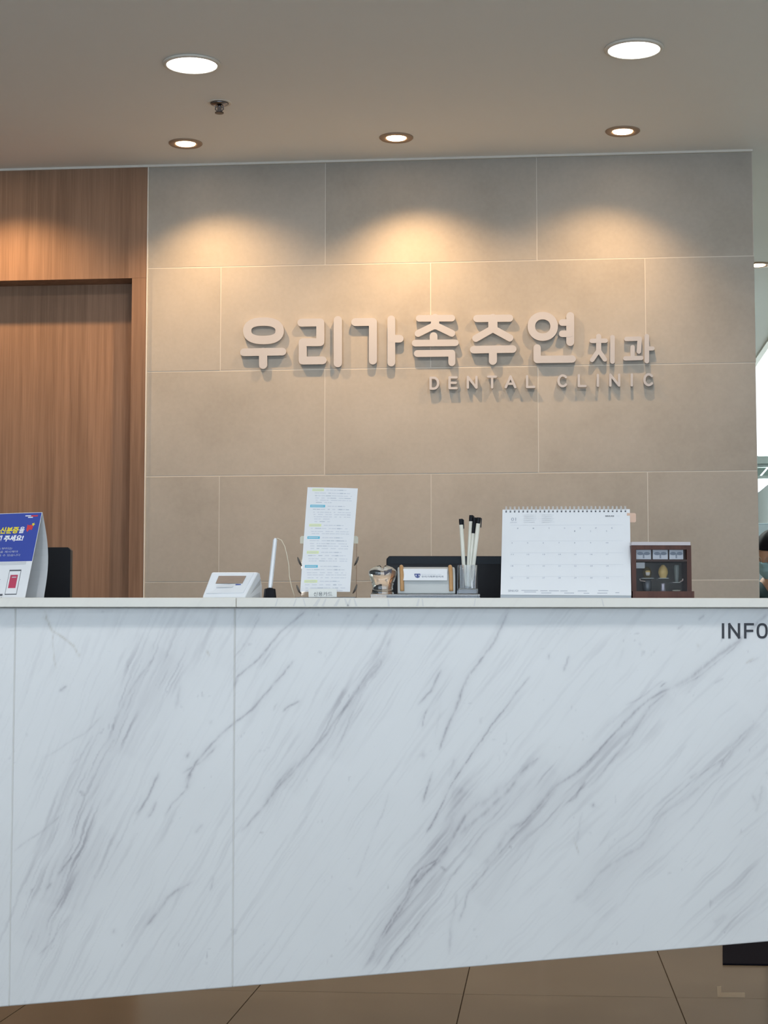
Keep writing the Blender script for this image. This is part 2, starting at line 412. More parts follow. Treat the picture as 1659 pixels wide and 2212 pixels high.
# wood clad part with a recessed door panel
WP = DW-.006
zh = on_y(150, 603.5, WP).z; xj = on_y(283, 800, WP).x; xw = on_y(316, 700, WP).x
wl = struct('wall_clad', MB().box(-5.0, xw-.02, DW+.13, DW+.2, -.05, CT), M_BODY)
MB().box(-5.0, xw, WP, DW+.13, zh, CT-.004).build('header_panel', M_WOOD, wl)
MB().box(xj, xw, WP, DW+.13, 0, zh-.0005).build('jamb_panel', M_WOOD, wl)
MB().box(-5.0, -3.1, WP, DW+.13, 0, zh-.0005).build('jamb_panel', M_WOOD, wl)
dr = struct('door_1', MB().box(-3.1, xj, DW+.100, DW+.13, 0, zh), M_WOOD)
struct('trim_1', MB().box(xw, XL-.0005, WP-.003, DW+.02, 0, CT-.004), M_TRIM)
struct('trim_2', MB().box(-5.0, XR, DW-.012, DW-.0005, CT-.008, CT+.001), M_TRIM)

# ================================================================== CEILING FITTINGS
def downlight(px, py, label, r=.079, light=True, loc=None):
    c = on_z(px, py, CT) if loc is None else Vector(loc)
    t = thing('downlight', label, 'ceiling light', (c.x, c.y, CT), 0, 'round white ceiling lights')
    MB().lathe([(r+.013, -.001), (r+.012, -.006), (r+.002, -.009), (r, -.004), (r-.001, 0), (r+.006, .001)], seg=48).build('rim', M_TRIM, t, smooth=True)
    MB().lathe([(.001, -.0075), (r-.001, -.0075), (r-.001, -.001)], seg=48).build('diffuser', M_LED, t)
    l = bpy.data.lights.new('downlight_lamp', 'AREA'); l.shape = 'DISK'; l.size = r*2; l.energy = 7.0 if c.y > 4 else 10.5; l.color = (1.0, .97, .94)
    lo = bpy.data.objects.new('downlight_lamp', l); COL.objects.link(lo); lo.parent = t; lo.location = (0, 0, -.012)
    return t
downlight(414.5, 136.5, 'large round white light glowing in the ceiling above the small sprinkler head')
downlight(1369.5, 103.5, 'large round white light glowing in the ceiling, the right one of the pair')
for i, (x, y) in enumerate(((-.95, 2.15), (.72, 2.15), (-2.6, 2.15), (2.4, 2.15), (-.95, -1.4), (.72, -1.4), (3.2, 5.6))):
    downlight(0, 0, 'round white light in the part of the ceiling nearer the waiting area', loc=(x, y, CT))
def spot(px, py, label, power, tilt=0.0, loc=None, ang=122, back=0.0):
    c = on_z(px, py, CT) if loc is None else Vector(loc)
    t = thing('spotlight', label, 'ceiling light', (c.x, c.y, CT), 0, 'small warm spotlights')
    R = .062
    MB().lathe([(.036, -.001), (.040, -.005), (R-.004, -.0065), (R, -.003), (R, .0005)], seg=40).build('rim', M_BRONZE, t, smooth=True)
    MB().lathe([(.001, -.0052), (.034, -.0052), (.036, -.001)], seg=32).build('lens', M_HAL, t)
    l = bpy.data.lights.new('spot_lamp', 'SPOT'); l.energy = power; l.color = (1.0, .62, .31); l.spot_size = math.radians(ang); l.spot_blend = .95; l.shadow_soft_size = .018
    lo = bpy.data.objects.new('spot_lamp', l); COL.objects.link(lo); lo.parent = t; lo.location = (0, 0, -.022)
    lo.rotation_euler = (back, tilt, 0)
    return t
SP = 38.0
spot(401, 309, 'small warm spotlight, the one near the wood panelling', SP, -.15)
spot(856, 296.5, 'small warm spotlight in a bronze ring above the middle of the stone wall', SP*1.25, -.10)
spot(1345, 282.5, 'small warm spotlight in a bronze ring near the right end of the stone wall', SP*.8, .14)
spot(-45, 320, 'small warm spotlight above the wood panelling', SP*1.1, -.12)
spot(1637, 571.5, 'small warm spotlight in the corridor ceiling beyond the stone wall', 4)
# sprinkler
c = on_z(474, 222.5, CT)
t = thing('sprinkler', 'small chrome sprinkler head between the left round light and the spotlights', 'sprinkler', (c.x, c.y, CT))
MB().lathe([(.028, -.0005), (.040, -.002), (.042, .0005)], seg=32).build('cover_plate', M_TRIM, t)
MB().lathe([(.016, -.012), (.028, -.006), (.032, -.0021), (.012, -.0015)], seg=24).build('cup', M_CHROME, t, smooth=True)
mb = MB(); mb.lathe([(.007, -.030), (.008, -.012)], seg=12)
mb.tube([(-.012, 0, -.010), (-.014, 0, -.022), (-.004, 0, -.031)], .0022, 6); mb.tube([(.012, 0, -.010), (.014, 0, -.022), (.004, 0, -.031)], .0022, 6)
mb.build('frame_arm', M_CHROME, t)
MB().lathe([(.004, -.037), (.015, -.036), (.015, -.033), (.005, -.031)], seg=20).build('deflector', mat('dark metal', (.05, .045, .045, 1), .4, metal=.8), t)

# ================================================================== RAISED LETTERS ON THE WALL
LY = DW-.016
def stroke(mb, pts, wd, zoff, closed=False):
    """flat rounded strokes on the wall, pixels of the photograph as a plan"""
    P = [on_y(x, y, LY) for x, y in pts]; P = [Vector((p.x, p.z)) for p in P]
    r = wd/2*LY/F*1.005
    dep = .016-.004
    segs = list(zip(P, P[1:]+P[:1])) if closed else list(zip(P[:-1], P[1:]))
    if closed:
        k = len(P); A = []; B = []
        for i in range(k):
            d = (P[(i+1) % k]-P[i-1]).normalized(); nn = Vector((-d.y, d.x)); A.append(P[i]+nn*r); B.append(P[i]-nn*r)
        n = len(mb.v); y0, y1 = LY-zoff, LY+dep
        mb.v += [(p.x, y0, p.y) for p in A]+[(p.x, y0, p.y) for p in B]+[(p.x, y1, p.y) for p in A]+[(p.x, y1, p.y) for p in B]
        for i in range(k):
            j = (i+1) % k
            mb.f += [(n+i, n+j, n+k+j, n+k+i), (n+2*k+i, n+2*k+j, n+3*k+j, n+3*k+i), (n+i, n+j, n+2*k+j, n+2*k+i), (n+k+i, n+k+j, n+3*k+j, n+3*k+i)]
        return
    for q, (a, b) in enumerate(segs):
        d = (b-a).normalized(); an = math.atan2(d.y, d.x); poly = []
        for j in range(9): t = an+PI/2+PI*j/8; poly.append((a.x+r*math.cos(t), a.y+r*math.sin(t)))
        for j in range(9): t = an-PI/2+PI*j/8; poly.append((b.x+r*math.cos(t), b.y+r*math.sin(t)))
        mb.prism(poly, (1, 0, 0), (0, 0, 1), (0, LY-zoff-.00006*q, 0), (0, dep+zoff+.00006*q, 0))
def ring(cx, cy, a, b, e=1.0, n=36):
    out = []
    for i in range(n):
        t = 2*PI*i/n; c, s = math.cos(t), math.sin(t)
        out.append((cx+a*math.copysign(abs(c)**e, c), cy+b*math.copysign(abs(s)**e, s)))
    return out
sign = thing('wall_sign', 'raised pale grey Korean lettering with a smaller English line, mounted on the stone tile wall', 'sign', on_y(966, 760, LY)+Vector((0, .012, 0)))
def letter(name, strokes):
    mb = MB()
    for q, s in enumerate(strokes):
        stroke(mb, s[0], s[1], .0002*(q+1), closed=(len(s) > 2))
    sl = sign.location
    mb.v = [(x-sl.x, y-sl.y, z-sl.z) for x, y, z in mb.v]
    return mb.build(name, M_LETTER, sign)
HG = [
 [(ring(569, 714.6, 35, 19.9, .82), 18.5, 1), ([(526.8, 761), (610, 759.5)], 17), ([(568.3, 760), (568.3, 788.3)], 18)],
 [([(651, 697), (691.8, 696.4), (691.8, 739), (653.8, 739.4), (653.8, 778.9), (697, 778.3)], 17.4), ([(729.7, 691.5), (729.7, 784.5)], 18)],
 [([(767.3, 695.8), (805.5, 695.4), (805.5, 779)], 17.4), ([(845.2, 689.8), (845.2, 783.2)], 17), ([(845.2, 731.8), (863.4, 731.6)], 17)],
 [([(905.3, 687.7), (976, 687.2)], 14.5), ([(939.8, 687), (939.8, 703)], 18), ([(903, 720.4), (939.8, 702.4), (976, 720)], 15), ([(936.5, 726), (936.5, 740)], 17),
  ([(896.7, 741.3), (983.7, 740.5)], 14.5), ([(901.5, 763.8), (976, 763), (976, 783.5)], 15)],
 [([(1030, 688), (1100.8, 687.2)], 15.8), ([(1064.7, 688), (1064.7, 707.5)], 20), ([(1027.8, 731), (1064.7, 710), (1101.3, 730)], 15.5), ([(1023.2, 755.4), (1107.6, 754)], 16.5), ([(1064.7, 755), (1064.7, 779.5)], 17.5)],
 [(ring(1172.4, 705, 24.6, 23.2, .95), 16.3, 1), ([(1231.8, 682.5), (1231.8, 739)], 17), ([(1214.5, 696.7), (1231, 696.5)], 14.5), ([(1214.5, 721), (1231, 721)], 14.5), ([(1160.3, 751.6), (1160.3, 776.5), (1236, 775.6)], 16)],
 [([(1293.2, 726.5), (1293.2, 760)], 11), ([(1278.2, 736.4), (1308.2, 736)], 9.6), ([(1278.9, 777.5), (1293.2, 757), (1306.6, 776.5)], 9.6), ([(1323, 728.5), (1323, 781)], 10)],
 [([(1353, 732.2), (1381.8, 731.5), (1380, 759.5)], 9.5), ([(1366.5, 750), (1366.5, 774)], 9.5), ([(1350.8, 774.3), (1385, 773.3)], 9.5), ([(1397.2, 726.3), (1397.2, 780)], 10), ([(1397.2, 753), (1409.5, 752.7)], 9)],
]
for h in HG: letter('letter', h)
def lat(x0, x1, yb, ch, h=28.5, w_=5.2):
    i = w_/2; x0 += i; x1 -= i; yt = yb-h+i; yb -= i; xm = (x0+x1)/2; ym = (yt+yb)/2
    if ch == 'D':
        c = [(x0, yt)]+[(x1-9+9*math.sin(t), ym-(ym-yt)*math.cos(t)) for t in np.linspace(0.0, PI, 9)]+[(x0, yb)]
        return [(c, w_), ([(x0, yt), (x0, yb)], w_)]
    if ch == 'E': return [([(x1, yt), (x0, yt), (x0, yb), (x1, yb)], w_), ([(x0, ym), (x1-1.5, ym)], w_)]
    if ch == 'N': return [([(x0, yb), (x0, yt), (x1, yb), (x1, yt)], w_)]
    if ch == 'T': return [([(x0, yt), (x1, yt)], w_), ([(xm, yt), (xm, yb)], w_)]
    if ch == 'A': return [([(x0, yb), (xm, yt), (x1, yb)], w_), ([(x0+4.5, yb-7.5), (x1-4.5, yb-7.5)], w_)]
    if ch == 'L': return [([(x0, yt), (x0, yb), (x1, yb)], w_)]
    if ch == 'I': return [([(xm, yt), (xm, yb)], w_)]
    if ch == 'C': return [([(xm+(x1-xm)*math.cos(t), ym-(yb-yt)/2*math.sin(t)) for t in np.linspace(.75, 2*PI-.75, 15)], w_)]
    if ch == 'F': return [([(x1, yt), (x0, yt), (x0, yb)], w_), ([(x0, ym), (x1-1.5, ym)], w_)]
    if ch == 'O': return [(ring(xm, ym, (x1-x0)/2, (yb-yt)/2, .8, 28), w_, 1)]
for x0_, x1_, yb, ch in ((927.5, 949, 842, 'D'), (968.5, 988.6, 841, 'E'), (1008, 1031.8, 840, 'N'), (1052, 1074, 839.5, 'T'), (1090, 1115.5, 839, 'A'), (1136, 1156.5, 838.5, 'L'),
                         (1203.8, 1227.6, 837, 'C'), (1247.7, 1267.2, 836.5, 'L'), (1288.5, 1294.5, 836, 'I'), (1315.8, 1340, 835.5, 'N'), (1361.8, 1367.8, 835, 'I'), (1389.4, 1413.2, 834.5, 'C')):
    letter('letter', lat(x0_, x1_, yb, ch))

# ================================================================== RECEPTION COUNTER
def vnoise(x, y, seed):
    rs = np.random.RandomState(seed); G_ = rs.rand(256, 256)
    xi = np.floor(x).astype(int); yi = np.floor(y).astype(int); fx = x-xi; fy = y-yi
    fx = fx*fx*(3-2*fx); fy = fy*fy*(3-2*fy)
    g = lambda a, b: G_[a % 256, b % 256]
    return (g(xi, yi)*(1-fx)+g(xi+1, yi)*fx)*(1-fy)+(g(xi, yi+1)*(1-fx)+g(xi+1, yi+1)*fx)*fy
VEINS = [  # points (in the photograph's pixels as a plan of the slab), width, strength
 ([(1095, 1322), (1062, 1385), (1012, 1457), (990, 1510), (963, 1571), (946, 1624)], 4.5, .62),
 ([(1140, 1462), (1107, 1499), (1054, 1575), (1009, 1639), (971, 1700), (941, 1757), (918, 1799)], 3.2, .62),
 ([(1030, 1735), (985, 1790), (944, 1860), (895, 1905), (862, 1970), (820, 2035), (789, 2080)], 6, .50),
 ([(960, 1830), (915, 1890), (880, 1925), (842, 1989), (800, 2060), (780, 2090)], 4, .55),
 ([(950, 1850), (905, 1880), (880, 1913), (868, 1950)], 4, .60),
 ([(905, 1990), (870, 2030), (830, 2080)], 3, .35), ([(990, 1870), (950, 1930), (905, 1990)], 3, .30),
 ([(1161, 1640), (1130, 1662), (1100, 1700), (1070, 1730), (1040, 1760), (990, 1800)], 8, .38), ([(1161, 1640), (1140, 1652), (1118, 1672)], 3, .5),
 ([(1659, 1322), (1640, 1340), (1594, 1387), (1540, 1420), (1493, 1460), (1453, 1488)], 8, .42),
 ([(1620, 1362), (1585, 1400), (1545, 1428), (1500, 1466), (1465, 1484)], 3, .40),
 ([(1453, 1488), (1396, 1514), (1367, 1539), (1327, 1586), (1277, 1637), (1240, 1673), (1197, 1702), (1147, 1756), (1110, 1795)], 5, .50),
 ([(1440, 1500), (1400, 1530), (1372, 1570), (1340, 1620), (1290, 1680), (1270, 1700)], 4, .32),
 ([(1430, 1475), (1390, 1500), (1350, 1525)], 2.5, .35), ([(1260, 1690), (1240, 1725), (1225, 1735)], 4, .5),
 ([(1200, 1698), (1165, 1735), (1130, 1775), (1100, 1790), (1075, 1830), (1045, 1870)], 10, .30), ([(1140, 1770), (1090, 1830), (1060, 1864), (1010, 1930), (985, 1990)], 4, .36),
 ([(1659, 1517), (1601, 1597), (1547, 1669), (1500, 1709), (1421, 1770), (1374, 1831), (1291, 1889), (1233, 1950)], 6, .22),
 ([(1610, 1575), (1560, 1640), (1490, 1690), (1440, 1735), (1400, 1780)], 3, .25), ([(1560, 1640), (1547, 1672)], 3, .35), ([(1500, 1672), (1484, 1686)], 3, .4),
 ([(819, 1419), (790, 1462), (766, 1503), (690, 1598), (633, 1670), (576, 1734), (519, 1799)], 4.5, .42), ([(840, 1380), (819, 1425), (798, 1470)], 7, .3), ([(811, 1322), (788, 1362)], 4, .4),
 ([(640, 1650), (600, 1700), (568, 1745)], 8, .28), ([(790, 1480), (750, 1560), (715, 1640)], 3, .28), ([(850, 1320), (800, 1440), (750, 1530)], 3, .22),
 ([(655, 1320), (606, 1362), (561, 1419), (511, 1465), (505, 1490)], 3.6, .52), ([(640, 1345), (590, 1400), (560, 1440)], 4, .22),
 ([(632, 1425), (612, 1452), (572, 1499), (540, 1530), (507, 1560), (480, 1585), (426, 1644), (400, 1690)], 4, .56), ([(560, 1330), (540, 1370), (507, 1420)], 3, .32),
 ([(645, 1514), (618, 1530), (612, 1538)], 3.5, .5), ([(598, 1520), (590, 1535)], 3, .35),
 ([(952, 1448), (940, 1470), (929, 1495), (902, 1522)], 4, .5), ([(918, 1535), (908, 1572)], 2.5, .4), ([(950, 1500), (945, 1550), (935, 1600)], 3, .14),
 ([(930, 1672), (918, 1705), (910, 1732)], 4, .62), ([(911, 1629), (911, 1640)], 5, .62), ([(958, 1880), (948, 1872)], 4, .5),
 ([(838, 1711), (800, 1810), (766, 1898)], 2.5, .2), ([(978, 1640), (968, 1680)], 4, .2),
 ([(346, 1672), (326, 1716), (297, 1760)], 4.5, .48), ([(412, 1670), (405, 1690), (401, 1708)], 5, .62), ([(400, 1708), (372, 1740), (358, 1765)], 3, .45), ([(470, 1612), (430, 1650), (395, 1672)], 4, .40),
 ([(410, 1628), (404, 1640)], 4, .6), ([(340, 1735), (322, 1768)], 4, .42), ([(398, 1917), (380, 1927), (362, 1942), (340, 1972), (318, 2000)], 6, .42), ([(420, 1905), (385, 1925), (362, 1940)], 3, .3),
 ([(440, 1780), (422, 1800)], 5, .3), ([(161, 1852), (133, 1890)], 4, .46), ([(118, 1905), (105, 1918)], 4, .48), ([(137, 1761), (90, 1800), (40, 1837)], 3, .26), ([(155, 1980), (120, 2030), (90, 2060)], 3, .26),
 ([(145, 1483), (129, 1496)], 4, .5), ([(255, 2005), (248, 2015)], 4, .5), ([(462, 1895), (458, 1925)], 3, .35), ([(220, 1550), (180, 1590), (95, 1640)], 3, .2), ([(200, 1590), (175, 1640), (158, 1652)], 4, .22),
 ([(390, 1470), (385, 1500), (378, 1532)], 5, .30), ([(330, 1420), (290, 1480), (262, 1535)], 4, .25), ([(455, 1560), (450, 1568)], 3, .5), ([(1300, 1735), (1272, 1748)], 0, 0),
 ([(1277, 1738), (1272, 1748)], 5, .65), ([(1345, 1400), (1330, 1440)], 5, .12), ([(1183, 1412), (1185, 1425)], 4, .35), ([(1230, 1415), (1217, 1450)], 4, .35), ([(1520, 1325), (1508, 1336)], 4, .45), ([(1473, 1347), (1463, 1357)], 3.5, .45),
 ([(1438, 1478), (1425, 1488)], 3, .6), ([(1240, 1640), (1220, 1670)], 0, 0), ([(1150, 1830), (1120, 1880), (1090, 1930)], 3, .15), ([(1620, 1720), (1632, 1745)], 4, .28), ([(1640, 1700), (1628, 1755)], 4, .25),
 ([(985, 1930), (970, 1990), (965, 2060)], 5, .26), ([(1092, 1689), (1060, 1720), (1030, 1745)], 14, .20), ([(1018, 1685), (985, 1745), (960, 1800)], 24, .13), ([(982, 1660), (976, 1720), (985, 1740)], 10, .10),
 ([(1600, 1650), (1560, 1700), (1500, 1780), (1400, 1880), (1330, 1960)], 3, .14), ([(1560, 1980), (1530, 1995)], 10, .14), ([(1250, 1760), (1238, 1830), (1245, 1850)], 3, .18),
 ([(1480, 1610), (1420, 1690), (1330, 1770), (1290, 1830)], 3, .14), ([(1640, 1420), (1620, 1430)], 3, .3), ([(1560, 1465), (1540, 1475)], 3, .35),
]
BROWN = [([(96, 1322), (104, 1350), (112, 1366), (141, 1382), (158, 1395), (167, 1417)], 3.4, .45), ([(112, 1366), (113, 1400), (114, 1430), (120, 1447)], 2.2, .30), ([(167, 1413), (168, 1419)], 5, .5),
         ([(442, 1405), (448, 1418)], 3.5, .35), ([(1503, 1390), (1507, 1398)], 4, .22), ([(1630, 1420), (1612, 1432)], 3, .3), ([(1232, 1810), (1244, 1845)], 2.5, .25), ([(108, 1355), (92, 1330)], 8, .15)]
BANDS = [([(360, 1400), (262, 1551), (201, 1692), (120, 1960)], 60, .17), ([(430, 1330), (330, 1480), (270, 1640)], 40, .12), ([(1000, 1700), (930, 1870), (800, 2080)], 34, .15), ([(1200, 1660), (1060, 1770), (1000, 1850)], 34, .16),
         ([(1450, 1500), (1300, 1640), (1150, 1800), (1030, 1960)], 30, .15), ([(1640, 1560), (1430, 1760), (1250, 1960)], 48, .12), ([(760, 1500), (600, 1700)], 40, .10), ([(830, 1400), (700, 1640)], 40, .09), ([(960, 1430), (930, 1560)], 30, .05), ([(560, 1330), (500, 1460)], 30, .08), ([(1640, 1800), (1560, 2020)], 40, .07), ([(250, 1800), (60, 2040)], 40, .12)]
def dist_poly(X, Y, pts):
    D = np.full(X.shape, 1e9); T = np.zeros(X.shape); L = 0
    for (ax, ay), (bx, by) in zip(pts[:-1], pts[1:]):
        l = math.hypot(bx-ax, by-ay); t = np.clip(((X-ax)*(bx-ax)+(Y-ay)*(by-ay))/(l*l), 0, 1)
        d = np.hypot(X-ax-t*(bx-ax), Y-ay-t*(by-ay)); m = d < D; D[m] = d[m]; T[m] = (L+t*l)[m]; L += l
    return D, T/L, L
def vein_field(X, Y):
    """colour of the stone: grey veins, brown veins, cloudiness"""
    wx = X+(vnoise(X/55, Y/55, 1)-.5)*7+(vnoise(X/8, Y/8, 2)-.5)*2.4; wy = Y+(vnoise(X/55, Y/55, 3)-.5)*7
    g = np.zeros(X.shape); br = np.zeros(X.shape)
    patch = .25+1.3*vnoise(X/12, Y/26, 4); fine = .5+vnoise(X/4, Y/8, 5)
    def put(tgt, lst, soft, mod):
        for pts, wd, st in lst:
            if st == 0: continue
            xs = [p[0] for p in pts]; ys = [p[1] for p in pts]; pad = wd*3+14
            m = (wx > min(xs)-pad) & (wx < max(xs)+pad) & (wy > min(ys)-pad) & (wy < max(ys)+pad)
            if not m.any(): continue
            D, T, L = dist_poly(wx[m], wy[m], pts)
            e = np.minimum(np.minimum(T, 1-T)*L/(20 if L > 60 else 6)+.35, 1)
            v = np.exp(-(D/(wd*soft*(.85 if mod else 1)))**1.4)*st*e*(.85 if mod else 1)
            if mod: v = v*np.clip(patch[m]*fine[m], .15, 1.25)
            tgt[m] = np.maximum(tgt[m], v) if mod else tgt[m]+v
    put(g, VEINS, .62, True)
    halo = np.zeros(X.shape); put(halo, [(p, w_*2.6, s*.28) for p, w_, s in VEINS], .8, False)
    bands = np.zeros(X.shape); put(bands, BANDS, 1.0, False)
    put(br, BROWN, .7, True)
    t_ = np.arctan2(3953-wy, wx+774)*2900+18*np.sin(X/170+Y/330); s_ = np.hypot(3953-wy, wx+774)
    st = vnoise(t_/3.6, s_/70, 6)*.4+vnoise(t_/9, s_/130, 7)*.35+vnoise(t_/26, s_/220, 12)*.25
    cloud = vnoise(X/120, Y/160, 8)
    g = np.clip(g+np.minimum(halo, .16)*.55*(.5+vnoise(t_/6, s_/60, 9))+bands*(.15+1.6*st), 0, 1)
    g = np.clip(g+np.clip(st-.55, 0, 1)*.9*(bands*5+.25+cloud*.5), 0, 1)
    spk = vnoise(X/5, Y/8, 10)*vnoise(X/30, Y/30, 11)
    g = np.clip(g+np.clip(spk-.74, 0, 1)*1.6, 0, .85)
    return g, np.clip(br, 0, 1), np.clip(.35+bands*3+cloud*.5, 0, 1)
OV = .032                                    # overhang of the top
TH = -cl(829.5, 1311.6, 0).z                 # thickness of the top
ctr = thing('reception_counter', 'long white marble reception counter with grey diagonal veins and a slanting lower edge', 'counter', C0, CA)
UL, UR = -1.30, 1.27
pL, pR = cl(0, 2175, OV), cl(1659, 2033.5, OV)
def wbot(u): return pL.z+(u-pL.x)*(pR.z-pL.z)/(pR.x-pL.x)
pa, pb = cl(0, 1400, OV), cl(1659, 1400, OV); pc = cl(829, 2000, OV); pd = cl(829, 1400, OV)
KX = 1659/(pb.x-pa.x); KZ = 600/(pd.z-pc.z)
def slab(u0, u1, seed):
    nu = max(2, int((u1-u0)/.0028)); nw = 290
    us = np.linspace(u0, u1, nu+1); T = np.linspace(0, 1, nw+1)
    U, TT = np.meshgrid(us, T); WB = wbot(U); Wv = WB+(-TH-.0005-WB)*TT
    PX = (U-pa.x)*KX; PY = 1400+(pd.z-Wv)*KZ
    g, br, c = vein_field(PX, PY)
    n = (nu+1)*(nw+1)
    co = np.empty((2*n, 3)); co[:n, 0] = U.ravel(); co[:n, 1] = OV; co[:n, 2] = Wv.ravel()
    # front grid plus a rim to the back
    idx = np.arange(n).reshape(nw+1, nu+1)
    q = np.stack([idx[:-1, :-1], idx[:-1, 1:], idx[1:, 1:], idx[1:, :-1]], -1).reshape(-1, 4)
    rim = np.concatenate([idx[0, :], idx[1:, -1], idx[-1, -2::-1], idx[-2:0:-1, 0]])
    back = np.arange(len(rim))+n
    co = co[:n+len(rim)]; co[n:] = co[rim]; co[n:, 1] = OV+.02
    r2 = np.roll(rim, -1); b2 = np.roll(back, -1)
    side = np.stack([rim, back, b2, r2], -1)
    fa_ = np.concatenate([q, side])
    me = bpy.data.meshes.new('marble_slab'); me.vertices.add(len(co)); me.vertices.foreach_set('co', co.ravel())
    me.loops.add(fa_.size); me.loops.foreach_set('vertex_index', fa_.ravel().astype(np.int32))
    me.polygons.add(len(fa_)); me.polygons.foreach_set('loop_start', (np.arange(len(fa_))*4).astype(np.int32))
    me.update(calc_edges=True); me.validate()
    at = me.color_attributes.new('vein', 'FLOAT_COLOR', 'POINT')
    cc = np.ones((len(co), 4)); cc[:n, 0] = g.ravel(); cc[:n, 1] = br.ravel(); cc[:n, 2] = c.ravel(); cc[n:, :3] = (.1, 0, .4)
    at.data.foreach_set('color', cc.ravel())
    me.materials.append(M_MARBLE)
    o = bpy.data.objects.new('marble_slab', me); COL.objects.link(o); o.parent = ctr
    return o
s1, s2 = cl(27, 1700, OV).x, cl(505, 1700, OV).x
slab(UL, s1-.0002, 1); slab(s1+.0002, s2-.0004, 2); slab(s2+.0004, UR, 3)
for sx0 in (s1, s2):
    MB().box(sx0-.0005, sx0+.0005, OV-.00005, OV+.0008, wbot(sx0)+.003, -TH-.001).build('joint_filler', mat('yellowish filler', (.69, .685, .64, 1) , .4), ctr)
# body behind the slabs, follows the slanting edge
MB().prism([(UL+.002, wbot(UL)+.004), (UR-.002, wbot(UR)+.004), (UR-.002, -TH-.001), (UL+.002, -TH-.001)], (1, 0, 0), (0, 0, 1), (0, OV+.0201, 0), (0, .09, 0)).build('body', M_BODY, ctr)
# top, two stones
sg = cl(510, 1300, 0).x
def topstone(a, b):
    n = 220; o = MB().box(a, b, 0, .36, -TH, 0).build('top_stone', M_MARBLE_TOP, ctr, bevel=.0012)
    at = o.data.color_attributes.new('vein', 'FLOAT_COLOR', 'POINT')
    for d_ in at.data: d_.color = (0.03, 0.0, .75, 1)
    return o
topstone(UL-.01, sg-.0003); topstone(sg+.0003, UR+.01)
# short grey veins in the edge of the top
mb = MB()
for x, dx, wd in ((690, -10, 5), (704, -7, 3), (733, -9, 4), (745, 6, 3), (757, -5, 3), (765, 5, 2.5), (838, 2, 2.5), (905, -4, 3), (912, 2, 2), (1027, -3, 2), (640, -6, 2), (600, -5, 2), (1300, 4, 2), (655, 5, 2)):
    a = cl(x, 1293.4, 0); b = cl(x+dx, 1309.5, 0); h = wd*.9*.00094
    mb.hexa([(a.x-h*.6, -.00015, a.z), (a.x+h*.6, -.00015, a.z), (b.x+h, -.00015, b.z), (b.x-h, -.00015, b.z)], (0, .0004, 0))
o = mb.build('vein', mat('soft grey vein', (.66, .645, .61, 1), .3), ctr, kind='stuff')
# work desk and supports behind the front
DZ = .735-HT
for u0 in (UL+.03, UR-.11):
    MB().box(u0, u0+.08, OV+.021, .109, -HT, wbot(u0)+.001).build('support', M_BODY, ctr)
    MB().box(u0, u0+.08, .1102, .35, -TH-.05, -TH-.001).build('bracket', M_BODY, ctr)
dk = thing('desk', 'low work desk standing close behind the marble counter, carrying the two black monitors', 'desk', C0+EV*.6+Vector((0, 0, -HT)), CA)
MB().box(UL+.05, UR-.05, -.225, .2, DZ+HT-.03, DZ+HT).build('desk_top', M_DESK, dk, bevel=.002)
for u0 in (UL+.08, UR-.11):
    MB().box(u0, u0+.03, -.2, .18, 0, DZ+HT-.0301).build('leg', M_DESK, dk)
# INFO letters on the front
def cstroke(strokes, name):
    mb = MB()
    for q, s in enumerate(strokes):
        P = [cl(x, y, OV-.0015) for x, y in s[0]]; P = [Vector((p.x, p.z)) for p in P]; r = s[1]/2*.000935
        y0 = OV-.0015-.0001*q; dep = .0013+.0001*q
        if len(s) > 2:
            k = len(P)
            for i in range(k):
                a, b = P[i], P[(i+1) % k]; d = (P[(i+1) % k]-P[i-1]).normalized(); d2 = (P[(i+2) % k]-P[i]).normalized()
                n1, n2 = Vector((-d.y, d.x)), Vector((-d2.y, d2.x))
                mb.hexa([(a.x+n1.x*r, y0, a.y+n1.y*r), (b.x+n2.x*r, y0, b.y+n2.y*r), (b.x-n2.x*r, y0, b.y-n2.y*r), (a.x-n1.x*r, y0, a.y-n1.y*r)], (0, dep, 0))
        else:
            for j, (a, b) in enumerate(zip(P[:-1], P[1:])):
                d = (b-a).normalized(); nn = Vector((-d.y, d.x))*r; a = a-d*r*.9; b = b+d*r*.9
                mb.hexa([(a.x+nn.x, y0-j*.00005, a.y+nn.y), (b.x+nn.x, y0-j*.00005, b.y+nn.y), (b.x-nn.x, y0-j*.00005, b.y-nn.y), (a.x-nn.x, y0-j*.00005, a.y-nn.y)], (0, dep, 0))
    mb.build(name, M_INK, ctr)
for x0_, x1_, ch in ((1559.5, 1564.7, 'I'), (1573.3, 1599.0, 'N'), (1607.6, 1629.0, 'F'), (1634.6, 1658.6, 'O')):
    cstroke(lat(x0_, x1_, 1379.4, ch, 33.4, 4.9), 'letter')

